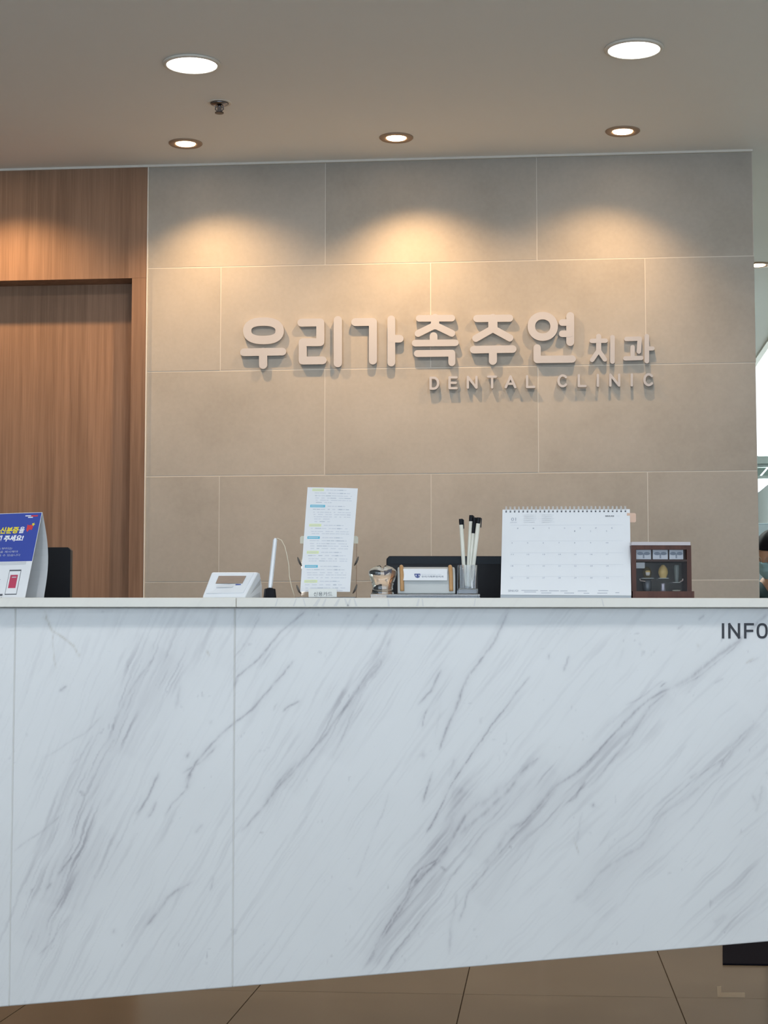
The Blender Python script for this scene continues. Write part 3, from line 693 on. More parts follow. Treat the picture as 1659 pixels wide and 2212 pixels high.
# ================================================================== THINGS ON THE COUNTER
# --- folded notice, turned a little
phi = math.radians(22)
A0 = cl(91, 1106.5, .10)                       # right end of the fold
tc = CT_('table_tent', 'blue and white folded paper notice with Korean print at the left end of the counter', 'sign', A0.x-.1, .10)
ax = Vector((math.cos(phi), -math.sin(phi), 0)); fr = Vector((-math.sin(phi), -math.cos(phi), 0))
apex = tc.l(A0.x, A0.y, A0.z); H_ = A0.z; WID = .23
fb_ = apex+fr*.060-Vector((0, 0, H_-.0003))
q = [apex, apex-ax*WID, fb_-ax*WID, fb_]
dn = (fb_-apex); FL = dn.length; ed = dn.normalized(); nrm = ax.cross(ed).normalized()
if nrm.dot(fr) < 0: nrm = -nrm
leaf = MB().hexa(q, -nrm*.0006).build('front_leaf', M_PAPER, tc.o)
prof = []
for i in range(13):
    t = i/12; bulge = .017*math.sin(PI*min(1, t*1.02))**1.0
    prof.append(apex-fr*(.0007+.010*t+bulge*.8+.006*math.sin(PI*t))-Vector((0, 0, (H_-.0003)*t)))
mb = MB(); n = len(prof)
for s_ in (0, 1):
    for p in prof: mb.v.append(tuple(p-ax*WID*s_))
for s_ in (0, 1):
    for p in prof: mb.v.append(tuple(p-ax*WID*s_-fr*.0006))
for i in range(n-1):
    mb.f += [(i, i+1, n+i+1, n+i), (2*n+i, 2*n+i+1, 3*n+i+1, 3*n+i), (i, i+1, 2*n+i+1, 2*n+i), (n+i, n+i+1, 3*n+i+1, 3*n+i)]
mb.build('rear_leaf', M_PAPER2, tc.o)
def on_leaf(x, y, h=.0003): return apex-ax*x+ed*y+nrm*h     # x from the right edge, y down the leaf (metres)
K = .00096
def leafrect(x0, x1, y0, y1, h, m, name, par=None):
    return MB().hexa([on_leaf(x0, y0, h), on_leaf(x1, y0, h), on_leaf(x1, y1, h), on_leaf(x0, y1, h)], -nrm*.0001).build(name, m, par or leaf)
SY = FL/(1290-1106.5)
leafrect(.0008, WID-.001, .001, 105*SY, .0002, M_BLUE, 'blue_panel')
def lt(s, xr, width, yb, size, m, fat=0.0, shear=0.0, name='print'):
    o = text(s, size, on_leaf(xr+width, yb, .0004), ax, -ed, m, leaf, name, width=width, fat=fat, shear=shear); return o
lx = lambda px, dy: ((91-dy*.137)-px)*K/math.cos(phi)         # pixel -> distance from the right edge at depth dy px
lt('신분증', lx(39.5, 42), 43*K*1.08, 43*SY, 16*K, M_YEL, .035, .12); lt('을', lx(53, 42), 13*K, 43*SY, 16*K, M_WPRINT, .025, .12)
lt('해 주세요!', lx(52, 60), 68*K, 60*SY, 14.5*K, M_WPRINT, .045, .12)
lt('20.부터는', lx(29, 78), 40*K, 79*SY, 6*K, M_LGREY); lt('신분증을 제시해야', lx(42, 86), 70*K, 86*SY, 5.5*K, M_LGREY); lt('진료받을 수 있습니다', lx(48, 93), 80*K, 93.5*SY, 5.5*K, M_LGREY)
leafrect(lx(66, 8), lx(53, 8), 6*SY, 8*SY, .0004, M_WPRINT, 'print'); leafrect(lx(71, 8), lx(60, 8), 9.5*SY, 11.5*SY, .0004, M_WPRINT, 'print'); leafrect(lx(82, 8), lx(67, 8), 6*SY, 9*SY, .0004, M_RED, 'print')
cx_, cy_ = lx(65, 34), 34*SY
mb = MB().prism([(-.0075, -.003), (-.004, -.0075), (.003, -.0065), (.0065, -.008), (.007, .004), (.004, .0085), (0, .003), (-.006, .004)], -ax, ed, on_leaf(cx_, cy_, .0003), nrm*.0001); mb.build('print', M_RED, leaf)
pts = [((.0045 if i % 2 else .002)*math.cos(i*PI/5), (.0045 if i % 2 else .002)*math.sin(i*PI/5)) for i in range(10)]
MB().prism(pts, -ax, ed, on_leaf(lx(73, 26), 26*SY, .0003), nrm*.0001).build('print', M_YEL, leaf)
leafrect(lx(63, 107), lx(-60, 107), 106*SY, 112*SY, .0004, M_PAPER2, 'print')
leafrect(lx(51, 140), lx(24, 140), 123*SY, 176*SY, .0003, M_DGREY, 'print'); leafrect(lx(50, 140), lx(25, 140), 126*SY, 174*SY, .0004, M_PAPER, 'print')
leafrect(lx(45, 145), lx(28, 145), 134*SY, 162*SY, .0005, M_PINK, 'print'); leafrect(lx(42.5, 145), lx(32, 145), 138*SY, 140*SY, .0006, M_LGREY, 'print')
leafrect(lx(15, 172), lx(-40, 172), 174*SY, 178*SY, .0004, M_DGREY, 'print'); leafrect(lx(9, 130), lx(-30, 130), 143*SY, 144*SY, .0004, M_GREY, 'print'); leafrect(lx(9, 130), lx(-30, 130), 168.5*SY, 169.5*SY, .0004, M_GREY, 'print')
mb = MB().tube([on_leaf(lx(12, 182)+.0018*math.cos(t), 183*SY+.0018*math.sin(t), .0005) for t in np.linspace(0, 2*PI, 17)[:-1]], .0003, 5, closed=True); mb.build('print', M_DGREY, leaf)

# --- monitors seen from behind, standing on the work desk
def monitor(pxl, pxr, pyt, v, label, w_right=None, two_tone=False, h=.30):
    a = cl(pxl, pyt, v); b = cl(pxr, pyt, v); xl = a.x if w_right is None else b.x-w_right; xr = b.x
    t = CT_('computer_monitor', label, 'monitor', (xl+xr)/2, v+.02, DZ, 'black computer monitors behind the counter')
    top = a.z-DZ; cx = (xr-xl)/2
    MB().prism([(-cx+.006, 0+top-h), (cx-.006, top-h), (cx, top-h+.006), (cx, top-.006), (cx-.006, top), (-cx+.006, top), (-cx, top-.006), (-cx, top-h+.006)], (1, 0, 0), (0, 0, 1), (0, -.02, 0), (0, .032, 0)).build('housing', M_BLACK, t.o, bevel=.001)
    if two_tone:
        MB().box(-cx+.004, cx-.004, -.0212, -.0201, top-.018, top-.0015).build('top_band', M_BLACK2, t.o)
    MB().box(-cx+.008, cx-.008, .0121, .013, top-h+.02, top-.008).build('screen', mat('dark screen', (.03, .035, .045, 1), .2), t.o)
    MB().box(-.03, .03, .0131, .026, .012, top-h+.08).build('stand', M_BLACK, t.o)
    MB().box(-.11, .11, -.06, .10, 0, .0119).build('base', M_BLACK, t.o, bevel=.003)
monitor(0, 152.5, 1182, .50, 'black computer monitor behind the blue folded notice, left end of the counter', w_right=.50)
monitor(835, 1330, 1201, .42, 'black computer monitor behind the pen cup and the desk calendar', two_tone=True)

# --- payment pad
pt = cl(457, 1236, .14)
pp = CT_('payment_terminal', 'small white signature pad with a dark landscape screen and sloping face', 'payment terminal', cl(500, 1290, .10).x, .10)
FBR = cl(529, 1290, .045); FBR = Vector((FBR.x, .045, 0))
axp = Vector((math.cos(phi), -math.sin(phi)*.55, 0)).normalized(); frp = Vector((axp.y, -axp.x, 0))
WT, HT_, DP, TOPB = .098, cl(500, 1233.5, .11).z, .082, .062     # width, height, depth, how far back the face reaches
def PL(x, y, z): return pp.l(*(FBR-axp*(WT-x)-frp*y+Vector((0, 0, z))))   # x along width, y depth, z up
# shear so that the face leans as in the photograph
TL_, TR_ = cl(457, 1236, .045+TOPB), cl(557, 1236, .045+TOPB*.75)
FL0, FR0 = cl(437, 1290, .075), cl(529.5, 1290, .045)
BL0, BR0 = cl(470, 1290, .15), cl(567, 1290, .125)
V_ = [pp.l(FL0.x, FL0.y, 0), pp.l(FR0.x, FR0.y, 0), pp.l(BR0.x, BR0.y, 0), pp.l(BL0.x, BL0.y, 0),
      pp.l(FL0.x, FL0.y, .006), pp.l(FR0.x, FR0.y, .006), pp.l(TR_.x, TR_.y, TR_.z), pp.l(TL_.x, TL_.y, TL_.z),
      pp.l(BR0.x-.001, BR0.y, .030), pp.l(BL0.x-.001, BL0.y, .030), pp.l(TR_.x+.004, TR_.y+.012, TR_.z-.001), pp.l(TL_.x+.004, TL_.y+.012, TL_.z-.001)]
body = make('housing', V_, [(0, 1, 2, 3), (0, 1, 5, 4), (4, 5, 6, 7), (7, 6, 10, 11), (11, 10, 8, 9), (9, 8, 2, 3), (1, 2, 8, 10, 6, 5), (0, 3, 9, 11, 7, 4)], M_PLASTIC, pp.o, bevel=.003)
fx = (V_[5]-V_[4]); fy = (V_[7]-V_[4]); fx2 = (V_[6]-V_[7]); fn = fx.cross(fy).normalized()
if fn.y > 0: fn = -fn
def PF(s, t, h=0): return (V_[4]*(1-s)+V_[5]*s)*(1-t)+(V_[7]*(1-s)+V_[6]*s)*t+fn*h
def facequad(s0, s1, t0, t1, h, m, name, par, thick=.0006):
    return MB().hexa([PF(s0, t0, h), PF(s1, t0, h), PF(s1, t1, h), PF(s0, t1, h)], -fn*thick).build(name, m, par)
facequad(.07, .93, .10, .93, .0014, M_PLASTIC, 'faceplate', pp.o, .0016)
facequad(.20, .80, .50, .82, .0019, M_SCREEN, 'screen', pp.o)
facequad(.66, .78, .435, .465, .0017, M_BLUE, 'print', pp.o, .0002)
facequad(.25, .62, .33, .42, .0017, mat('pale print', (.7, .72, .74, 1), .5), 'print', pp.o, .0002)
MB().hexa([V_[1]+Vector((.006, .018, .004)), V_[2]+Vector((-.004, -.012, .004)), V_[8]+Vector((-.004, -.012, -.004)), V_[6]+Vector((.005, .010, -.012))], (.0006, -.0004, 0)).build('side_cover', M_PAPER2, pp.o)

# --- stylus in its black holder, cord
u = cl(583, 1290, .09).x
st = CT_('pen_holder', 'small black rubber pen base with a white stylus standing in it', 'pen holder', u, .09)
r0 = (cl(596.5, 1280, .09).x-cl(570, 1280, .09).x)/2; h0 = cl(583, 1271.5, .09).z
MB().lathe([(r0*1.08, 0), (r0*1.05, .004), (r0*.9, h0-.001), (r0*.8, h0)], seg=8).build('base', M_BLACK, st.o)
MB().lathe([(.0055, h0), (.0062, h0+.0012)], seg=12).build('collar', M_BLACK2, st.o)
a = cl(583.5, 1271, .09); b = cl(594.5, 1165.5, .10)
sy = CT_('stylus', 'thin white stylus with a white cord, upright beside the signature pad', 'pen', u, .09, h0+.0013)
pa_ = sy.l(a.x, .09, h0+.0015); pb_ = sy.l(b.x, .10, b.z); dv = (pb_-pa_)
MB().tube([pa_, pa_+dv*.06, pa_+dv*.5, pb_], [.0037, .0044, .0045, .0042], 6).build('barrel', M_PLASTIC, sy.o)
MB().tube([pb_, pb_+dv.normalized()*.003], [.0036, .002], 6).build('cap', M_PLASTIC, sy.o)
cp = [(595, 1164), (600, 1163), (608, 1167), (615, 1180), (620, 1200), (624, 1222), (625, 1245), (630, 1268), (636, 1286)]
P = [cl(x, y, .10) for x, y in cp]; P = [sy.l(p.x, .10, max(p.z, .0012)) for p in P]
P += [sy.l(cl(637, 1288, .11).x, .125, .0011)]
MB().tube(P, .0009, 6).build('cord', mat('cream cord', (.72, .66, .52, 1), .5), sy.o, smooth=True)
# loose white cord lying on the counter
P = [cl(x, 1289, v_) for x, v_ in ((598, .14), (640, .15), (680, .155), (720, .15), (760, .14), (778, .12), (790, .09))]
cb = MB().tube([(p.x, p.y, .0016) for p in P], .0015, 6).build('cable', M_PLASTIC, None, smooth=True)
cb.location = C0; cb.rotation_euler = (0, 0, CA); tag(cb, 'white cable lying on the counter behind the highlighted paper sheet', 'cable')

# --- clear stand with the highlighted sheet
ps = CT_('acrylic_stand', 'clear acrylic document stand holding the tall highlighted sheet', 'stand', cl(708, 1290, .10).x, .10)
a, b = cl(650, 1290, .115), cl(770, 1290, .095); c_, d_ = cl(771, 1158, .155), cl(650.5, 1158, .17)
q = [ps.l(a.x, a.y, .003), ps.l(b.x, b.y, .003), ps.l(c_.x, c_.y, c_.z), ps.l(d_.x, d_.y, d_.z)]
MB().hexa(q, (0, .003, .0004)).build('back_plate', M_ACR, ps.o, bevel=.001)
mb = MB().hexa([ps.l(cl(638, 1290, .05).x, .055, 0), ps.l(cl(768, 1290, .05).x, .04, 0), ps.l(cl(783, 1290, .15).x, .165, 0), ps.l(cl(655, 1290, .15).x, .18, 0)], (0, 0, .0028)); mb.build('base_plate', M_ACR, ps.o)
for (x, y, v1) in ((645, 1210, .12), (772, 1209, .11), (643, 1270, .09), (769, 1269, .08)):
    p = cl(x, y, v1); s_ = 1 if x < 700 else -1
    P = [ps.l(p.x-s_*.002, v1, p.z+.006), ps.l(p.x, v1-.002, p.z), ps.l(p.x+s_*.003, v1-.001, p.z-.007), ps.l(p.x+s_*.006, v1+.012, p.z-.011)]
    MB().tube(P, [.0012, .0022, .0022, .0012], 7).build('clip', mat('smoked clip', (.12, .11, .10, 1), .3), ps.o, smooth=True)
# glints of the polished corners, painted on as cream patches
for (x, y, v1) in ((653, 1166, .168), (769, 1166, .152)):
    p = cl(x, y, v1-.004); MB().prism([(-.0045, -.008), (.0045, -.008), (.0045, .008), (-.0015, .008), (-.0045, .005)], (1 if x < 700 else -1, 0, 0), (0, 0, 1), ps.l(p.x, v1-.006, p.z), (0, .0006, 0)).build('mark', mat('cream glint', (.80, .79, .66, 1), .5), ps.o)
qt = [cl(664.5, 1052.5, .165), cl(773, 1055, .145), cl(756, 1278.5, .072), cl(648.5, 1278.5, .09)]
sh = CT_('paper_sheet', 'tall white sheet of small print with yellow and blue highlighted headings', 'paper', cl(703, 1290, .08).x, .08)
Q = [sh.l(*p) for p in qt]
sn = (Q[1]-Q[0]).cross(Q[2]-Q[0]).normalized()
if sn.y > 0: sn = -sn
NX, NY = 4, 14
def SF(s, t, h=0):
    p = (Q[0]*(1-s)+Q[1]*s)*(1-t)+(Q[3]*(1-s)+Q[2]*s)*t
    return p+sn*(h+.0015*math.sin(PI*t)+.0008*math.sin(PI*s))
mb = MB(); 
for k_ in (0, 1):
    for j in range(NY+1):
        for i in range(NX+1): mb.v.append(tuple(SF(i/NX, j/NY, -.0002*k_)))
L_ = (NX+1)*(NY+1)
for j in range(NY):
    for i in range(NX):
        a_ = j*(NX+1)+i; mb.f.append((a_, a_+1, a_+NX+2, a_+NX+1)); mb.f.append((L_+a_, L_+a_+1, L_+a_+NX+2, L_+a_+NX+1))
for j in range(NY):
    for i in (0, NX):
        a_ = j*(NX+1)+i; mb.f.append((a_, a_+NX+1, L_+a_+NX+1, L_+a_))
for i in range(NX):
    for j in (0, NY):
        a_ = j*(NX+1)+i; mb.f.append((a_, a_+1, L_+a_+1, L_+a_))
mb.build('sheet', M_PAPER, sh.o)
rows = []   # (kind, t, s0, s1)
def rowy(y): return (y-1053)/225.5
rnd = random.Random(3)
mbs = {'y': MB(), 'b': MB(), 'd': MB(), 'g': MB()}
def srect(key, s0, s1, t0, t1, h): mbs[key].hexa([SF(s0, t0, h), SF(s1, t0, h), SF(s1, t1, h), SF(s0, t1, h)], -sn*.00008)
heads = [(1058.5, 'y', .10, .33), (1094.5, 'b', .08, .38), (1136.5, 'y', .09, .33), (1163.5, 'b', .07, .32), (1195, 'y', .08, .32), (1225, 'b', .06, .32), (1256.5, 'y', .07, .33)]
bodyl = {0: [1065.5, 1071.5, 1076.5, 1081.5, 1086.5], 1: [1101.5, 1108, 1113, 1118, 1123, 1128.5], 2: [1143.5, 1150, 1155], 3: [1170, 1176.5, 1181.5, 1187], 4: [1202, 1209, 1213.5], 5: [1232, 1238.5, 1243, 1249], 6: [1264, 1270.5, 1276]}
for i, (y, k_, a_, b_) in enumerate(heads):
    t = rowy(y); srect(k_, a_, b_, t-.012, t+.012, .0002)
    srect('g', a_+.02, b_-.03, t-.003, t+.003, .0003)
    x = b_+.05
    while x < .66: w_ = rnd.uniform(.04, .09); srect('g', x, x+w_, t-.004, t+.004, .0002); x += w_+.012
    srect('d', .64, .72, t-.004, t+.004, .0003); srect('g', .73, .78, t-.003, t+.003, .0003)
    for j, yy in enumerate(bodyl[i]):
        t = rowy(yy); x = .15+.01*j-.01*i; end = (.90 if j < 4 else .5) if j else .86
        if j == 0: srect('d', .66, .72, t-.005, t+.005, .0003)
        while x < end: w_ = rnd.uniform(.03, .13); srect('g' if rnd.random() < .85 else 'd', x, min(x+w_, end), t-.0035, t+.0035, .0002); x += w_+rnd.choice((.012, .012, .05))
mbs['y'].build('highlight', M_HLY, sh.o, kind='stuff'); mbs['b'].build('highlight', M_HLB, sh.o, kind='stuff'); mbs['g'].build('print', mat('faint print', (.63, .66, .71, 1), .7), sh.o, kind='stuff'); mbs['d'].build('print', M_LGREY, sh.o, kind='stuff')
a, b, c_, d_ = cl(666.5, 1284, .062), cl(727.5, 1284, .056), cl(727.5, 1272, .060), cl(666.5, 1272, .066)
nc = CT_('name_strip', 'small white strip printed in Korean, propped at the foot of the tall sheet', 'sign', (a.x+b.x)/2, .06)
q = [nc.l(a.x, a.y, .0032), nc.l(b.x, b.y, .0032), nc.l(c_.x, c_.y, c_.z), nc.l(d_.x, d_.y, d_.z)]
MB().hexa(q, (0, .0006, 0)).build('strip', mat('strip paper', (.74, .76, .73, 1), .6), nc.o)
text('신용카드', 10.5*.00094, q[0]+(q[1]-q[0])*.18+(q[3]-q[0])*.17+Vector((0, -.0004, 0)), q[1]-q[0], q[3]-q[0], M_DGREY, nc.o, 'print', width=(q[1]-q[0]).length*.66)

# --- clear tray with crystal tooth, card box, pen cup
V0 = .07
ty = CT_('acrylic_tray', 'clear acrylic tray under the crystal tooth, card holder and pen cup', 'tray', cl(918, 1290, V0).x, V0+.03)
a, b = cl(800, 1290, V0-.02), cl(1037, 1290, V0-.02); TT_ = cl(900, 1283, V0-.02).z
MB().box(ty.l(a.x, 0, 0).x, ty.l(b.x, 0, 0).x, -.05, .05, 0, TT_).build('plate', M_ACR, ty.o, bevel=.0008)
# crystal tooth
a = cl(826.5, 1283, V0)
th_ = CT_('crystal_tooth', 'clear crystal ornament shaped like a molar tooth with a dark bow', 'ornament', a.x, V0, TT_)
zt = cl(826, 1221.5, V0).z-TT_; hw = 30.5*.00095
lv = [(0, .78), (.02, .80), (.10, .75), (.25, .72), (.40, .78), (.55, .90), (.68, .985), (.78, 1.0), (.86, .95), (.93, .80), (.975, .55), (1.0, .25)]
mb = MB(); SEG = 40
for zz, ww in lv:
    for j in range(SEG):
        t = 2*PI*j/SEG; c, s = math.cos(t), math.sin(t); rx = abs(c)**.75*(1 if c > 0 else -1); ry = abs(s)**.75*(1 if s > 0 else -1)
        z = zz*zt
        if zz > .8: z -= .0065*(1-abs(math.sin(2*t)))*min(1, (zz-.8)*6) - .0
        if zz < .3: ww2 = ww*(1-.06*abs(math.sin(2*t)))
        else: ww2 = ww
        mb.v.append((hw*ww2*rx, hw*.72*ww2*ry, z))
for i in range(len(lv)-1):
    for j in range(SEG): mb.f.append((i*SEG+j, i*SEG+(j+1) % SEG, (i+1)*SEG+(j+1) % SEG, (i+1)*SEG+j))
mb.v.append((0, 0, zt*.90)); c_ = len(mb.v)-1; i = len(lv)-1
for j in range(SEG): mb.f.append((i*SEG+j, i*SEG+(j+1) % SEG, c_))
mb.f.append(tuple(range(SEG)))
mb.build('crystal', M_GLASS, th_.o, smooth=True)
bz = cl(838, 1235, V0-.022); bx = bz.x-a.x; bzz = bz.z-TT_
mb = MB()
for s_ in (-1, 1):
    mb.prism([(0, -.001), (s_*.007, -.006), (s_*.0085, .004), (0, .002)], (1, 0, 0), (0, 0, 1), (bx, -.0235, bzz+s_*.002), (0, .0015, 0))
mb.prism([(-.0015, -.003), (.002, -.003), (.002, .003), (-.0015, .003)], (1, 0, 0), (0, 0, 1), (bx, -.0245, bzz), (0, .003, 0))
mb.build('bow', mat('dark satin', (.05, .042, .055, 1), .4), th_.o)
# card holder
x0_, x1_ = cl(859, 1280, V0).x, cl(983, 1280, V0).x
ch = CT_('card_holder', 'white card box with two light wood bands and a card leaning on its front', 'card holder', (x0_+x1_)/2, V0+.005, TT_)
hwid = (x1_-x0_)/2; hh = cl(900, 1224.5, V0).z-TT_
MB().prism([(-.020, 0), (.022, 0), (.022, hh-.008), (.015, hh-.001), (.004, hh), (-.008, hh-.004), (-.017, hh-.016), (-.020, hh-.026)], (0, 1, 0), (0, 0, 1), (-hwid, 0, 0), (2*hwid, 0, 0)).build('box', mat('frosted white plastic', (.52, .54, .53, 1), .45), ch.o, bevel=.003)
for px_ in (867, 972.5):
    xc = cl(px_, 1250, V0).x-ch.b.x; P = []
    hb = cl(867, 1222, V0).z-TT_
    for t in np.linspace(0, 1, 12): P.append((xc+.0012*(1-t), -.0225+.0*t if t < .55 else -.0225+.018*((t-.55)/.45)**1.6, .006+(hb-.008)*min(1, t*1.05)))
    P.append((xc, .006, hb-.002)); P.append((xc, .016, hb-.006))
    MB().tube(P, [.0042]*len(P), 8).build('wood_band', M_LWOOD, ch.o, smooth=True)
zc0, zc1 = cl(918, 1253.5, V0-.025).z-TT_, cl(918, 1229, V0-.01).z-TT_
xa, xb = cl(870, 1240, V0-.025).x-ch.b.x, cl(967, 1240, V0-.025).x-ch.b.x
q = [(xa+.001, -.0262, zc0), (xb-.001, -.0262, zc0), (xb, -.0165, zc1), (xa, -.0165, zc1)]
bc = CT_('business_card', 'white business card with a small blue logo, lying against the wood banded box', 'card', ch.b.x, V0-.015, TT_)
dy_ = ch.b.y-bc.b.y
q = [Vector((x, y+dy_, z)) for x, y, z in q]
MB().hexa(q, (0, .0008, 0)).build('card', M_PAPER, bc.o)
e1, e2 = (q[1]-q[0]).normalized(), (q[3]-q[0]).normalized(); kk = .00094
oq = q[0]+Vector((0, -.0004, 0))
MB().prism([(0, .0), (.0015, -.005), (.006, -.0072), (.0105, -.005), (.012, 0), (.012, .0028), (0, .0028)], e1, e2, oq+e1*25*kk+e2*(13.0*kk), (0, .0002, 0)).build('logo', mat('navy print', (.07, .10, .28, 1), .5), bc.o)
for xx in (.0022, .0085): MB().prism([(0, 0), (.0005, -.003), (.0018, -.003), (.0018, .001), (.0003, .001)], e1, e2, oq+e1*(25*kk+xx)+e2*(12.6*kk)+Vector((0, -.0002, 0)), (0, .0001, 0)).build('logo', M_PAPER, bc.o)
text('우리가족주연치과', 5.2*kk, oq+e1*40*kk+e2*7.0*kk, e1, e2, M_GREY, bc.o, 'print', width=48*kk, fat=.02)
text('SEOUL NATIONAL UNIV.', 2.6*kk, oq+e1*40*kk+e2*13.4*kk, e1, e2, M_LGREY, bc.o, 'print', width=44*kk)
# pen cup with four pens
xc0, xc1 = cl(988.5, 1275, V0).x, cl(1031, 1275, V0).x
pc_ = CT_('pen_cup', 'square clear acrylic pen cup holding four white pens', 'pen cup', (xc0+xc1)/2, V0, TT_)
hs = (xc1-xc0)/2; hc = cl(1010, 1221.5, V0).z-TT_; hb = cl(1010, 1272, V0).z-TT_
mb = MB(); mb.box(-hs, hs, -hs, hs, 0, hb)
mb.build('foot', M_ACR, pc_.o, bevel=.001)
mb = MB(); n_ = 28; ri = hs*.62
sqr = []
for j in range(n_):
    t = 2*PI*j/n_; c, s = math.cos(t), math.sin(t); m_ = max(abs(c), abs(s)); sqr.append((hs*c/m_, hs*s/m_))
for z in (hb+.0001, hc):
    mb.v += [(x, y, z) for x, y in sqr]; mb.v += [(ri*math.cos(2*PI*j/n_), ri*math.sin(2*PI*j/n_), z) for j in range(n_)]
for j in range(n_):
    k_ = (j+1) % n_
    mb.f += [(j, k_, n_+k_, n_+j), (2*n_+j, 2*n_+k_, 3*n_+k_, 3*n_+j), (j, k_, 2*n_+k_, 2*n_+j), (n_+j, n_+k_, 3*n_+k_, 3*n_+j)]
mb.build('sleeve', M_ACR, pc_.o)
PENS = [((1004.5, 1268), (995.5, 1121), .000, 'white pen with a black cap, leaning left in the cup'), ((1009, 1269), (1018, 1113), .008, 'white pen with a black cap, upright at the back of the cup'),
        ((1012, 1270), (1026, 1118), .002, 'white pen with a black cap, short one in front in the cup'), ((1017, 1269), (1034.5, 1118), -.007, 'white pen with a black cap, leaning furthest right in the cup')]
for (b0, t0_, dv_, lab) in PENS:
    a = cl(b0[0], b0[1], V0+dv_*.5); b = cl(t0_[0], t0_[1], V0+dv_)
    pn = CT_('pen', lab, 'pen', a.x, a.y, a.z, 'white pens in the cup')
    A, B = pn.l(a.x, a.y, a.z), pn.l(b.x, b.y, b.z); D_ = B-A
    f_ = 13/150 if lab != PENS[2][3] else 34/150
    MB().tube([A, A+D_*.03, A+D_*.45, A+D_*(1-f_)], [.0022, .0036, .0040, .0042], 12).build('barrel', mat('ivory plastic', (.74, .74, .66, 1), .4), pn.o, smooth=True)
    MB().tube([A+D_*(1-f_), A+D_*(1-f_*.5), B], [.0040, .0043, .0040], 12).build('cap', M_BLACK, pn.o)
    MB().tube([A+D_*(1-f_)+Vector((.0052, 0, -.008)), B+Vector((.0052, 0, -.002)), B+Vector((.002, 0, -.0005))], .0011, 6).build('clip', M_BLACK, pn.o)

# --- desk calendar
KV0, KV1 = .065, .135
tl, tr = cl(1085.5, 1101.5, KV1), cl(1360.3, 1100.5, KV1); bl, br_ = cl(1081, 1290, KV0), cl(1363.5, 1290, KV0)
cal = CT_('desk_calendar', 'white spiral bound desk calendar open at the first month', 'calendar', (tl.x+tr.x)/2, .10)
TLc, TRc = cal.l(*tl), cal.l(*tr); BLc, BRc = cal.l(bl.x, KV0, 0), cal.l(br_.x, KV0, 0)
cd_ = (BLc-TLc).normalized(); ce = (TRc-TLc).normalized(); cn = ce.cross(cd_).normalized()
if cn.y > 0: cn = -cn
MB().hexa([TLc, TRc, BRc, BLc], -cn*.0018).build('front_board', mat('grey board', (.42, .46, .50, 1), .7), cal.o)
MB().hexa([TLc-cn*.0036+Vector((.008, 0, 0)), TRc-cn*.0036, cal.l(br_.x, KV1+.045, 0), cal.l(bl.x+.012, KV1+.045, 0)], (0, .0018, 0)).build('rear_board', mat('grey board', None), cal.o)
HL = (BLc-TLc).length
def CP(s, t, h=0):  # s across, t down 0..1 of the board
    return (TLc*(1-s)+TRc*s)*(1-t)+(BLc*(1-s)+BRc*s)*t+cn*h
mb = MB(); mb.hexa([CP(0, 0, .0014), CP(1, 0, .0014), CP(1, .965, .0014), CP(0, .955, .0014)], -cn*.0013); page = mb.build('page', M_PAPER, cal.o)
sx_ = lambda px: (px-1085.5)/274.8; ty_ = lambda py: (py-1101)/189.5
hm = MB()
for i in range(29):
    s = sx_(1093.0+i*9.19+.3); 
    hm.hexa([CP(s-.006, ty_(1104), .0016), CP(s+.006, ty_(1104), .0016), CP(s+.006, ty_(1107.3), .0016), CP(s-.006, ty_(1107.3), .0016)], -cn*.0001)
    P = []
    for q_ in range(9):
        t = -PI*.28+q_*PI*1.45/8
        P.append(CP(s, 0)+Vector((0, 0, .001))+Vector((0, -1, 0))*(.0048*math.cos(t)-.001)+Vector((0, 0, 1))*(.0062*math.sin(t)))
    wob = .0006
    c2 = MB()
    c2.tube([p+Vector((-wob*1.6, 0, 0)) for p in P], .00055, 5); c2.tube([p+Vector((wob*1.6, 0, 0)) for p in P], .00055, 5)
    c2.build('spiral_ring', mat('white coated wire', (.70, .70, .70, 1), .35), cal.o)
hm.build('punched_hole', M_DGREY, page, kind='stuff')
def ctext(s, px, py, h, wd, m, fat=0, name='print'):
    return text(s, h*.00096, CP(sx_(px), ty_(py), .0018), ce, -cd_, m, page, name, width=wd*.00096, fat=fat)
M_CG = mat('calendar grey', (.36, .39, .46, 1), .6); M_CL = mat('calendar pale grey', (.66, .69, .73, 1), .6)
ctext('01', 1104.5, 1125.5, 11, 10.5, M_CG)
def crect(x0, x1, y0, y1, m, mbx): mbx.hexa([CP(sx_(x0), ty_(y0), .0017), CP(sx_(x1), ty_(y0), .0017), CP(sx_(x1), ty_(y1), .0017), CP(sx_(x0), ty_(y1), .0017)], -cn*.0001)
ctext('JANUARY', 1102.5, 1130, 3, 15, M_CG)
lm = MB(); crect(1103, 1345, 1134.6, 1135, M_CL, lm)
for r_ in (1168.5, 1194, 1219, 1244): crect(1103, 1345, r_, r_+.35, M_CL, lm)
for i in range(5):
    for j in range(3):
        y = 1113+i*3.8; crect(1131+j*.5, 1150+rnd.uniform(-3, 10), y, y+.5, M_CL, lm); crect(1170, 1190+rnd.uniform(-3, 10), y, y+.5, M_CL, lm)
lm.build('ruled_line', M_CL, page, kind='stuff')
ctext('SINUGI', 1307, 1117.3, 4.5, 19, M_DGREY, .03); ctext('2026', 1331, 1117, 3.5, 7, M_CL)
ctext('SINUGI', 1101.5, 1276.2, 6.5, 21, M_GREY, .01)
XC = [1109, 1142.5, 1176, 1209.5, 1243, 1277, 1311]
for j, dname in enumerate('SMTWTFS'): ctext(dname, XC[j]+8.5, 1143, 4, 3, M_CG, .02)
dnum = 1
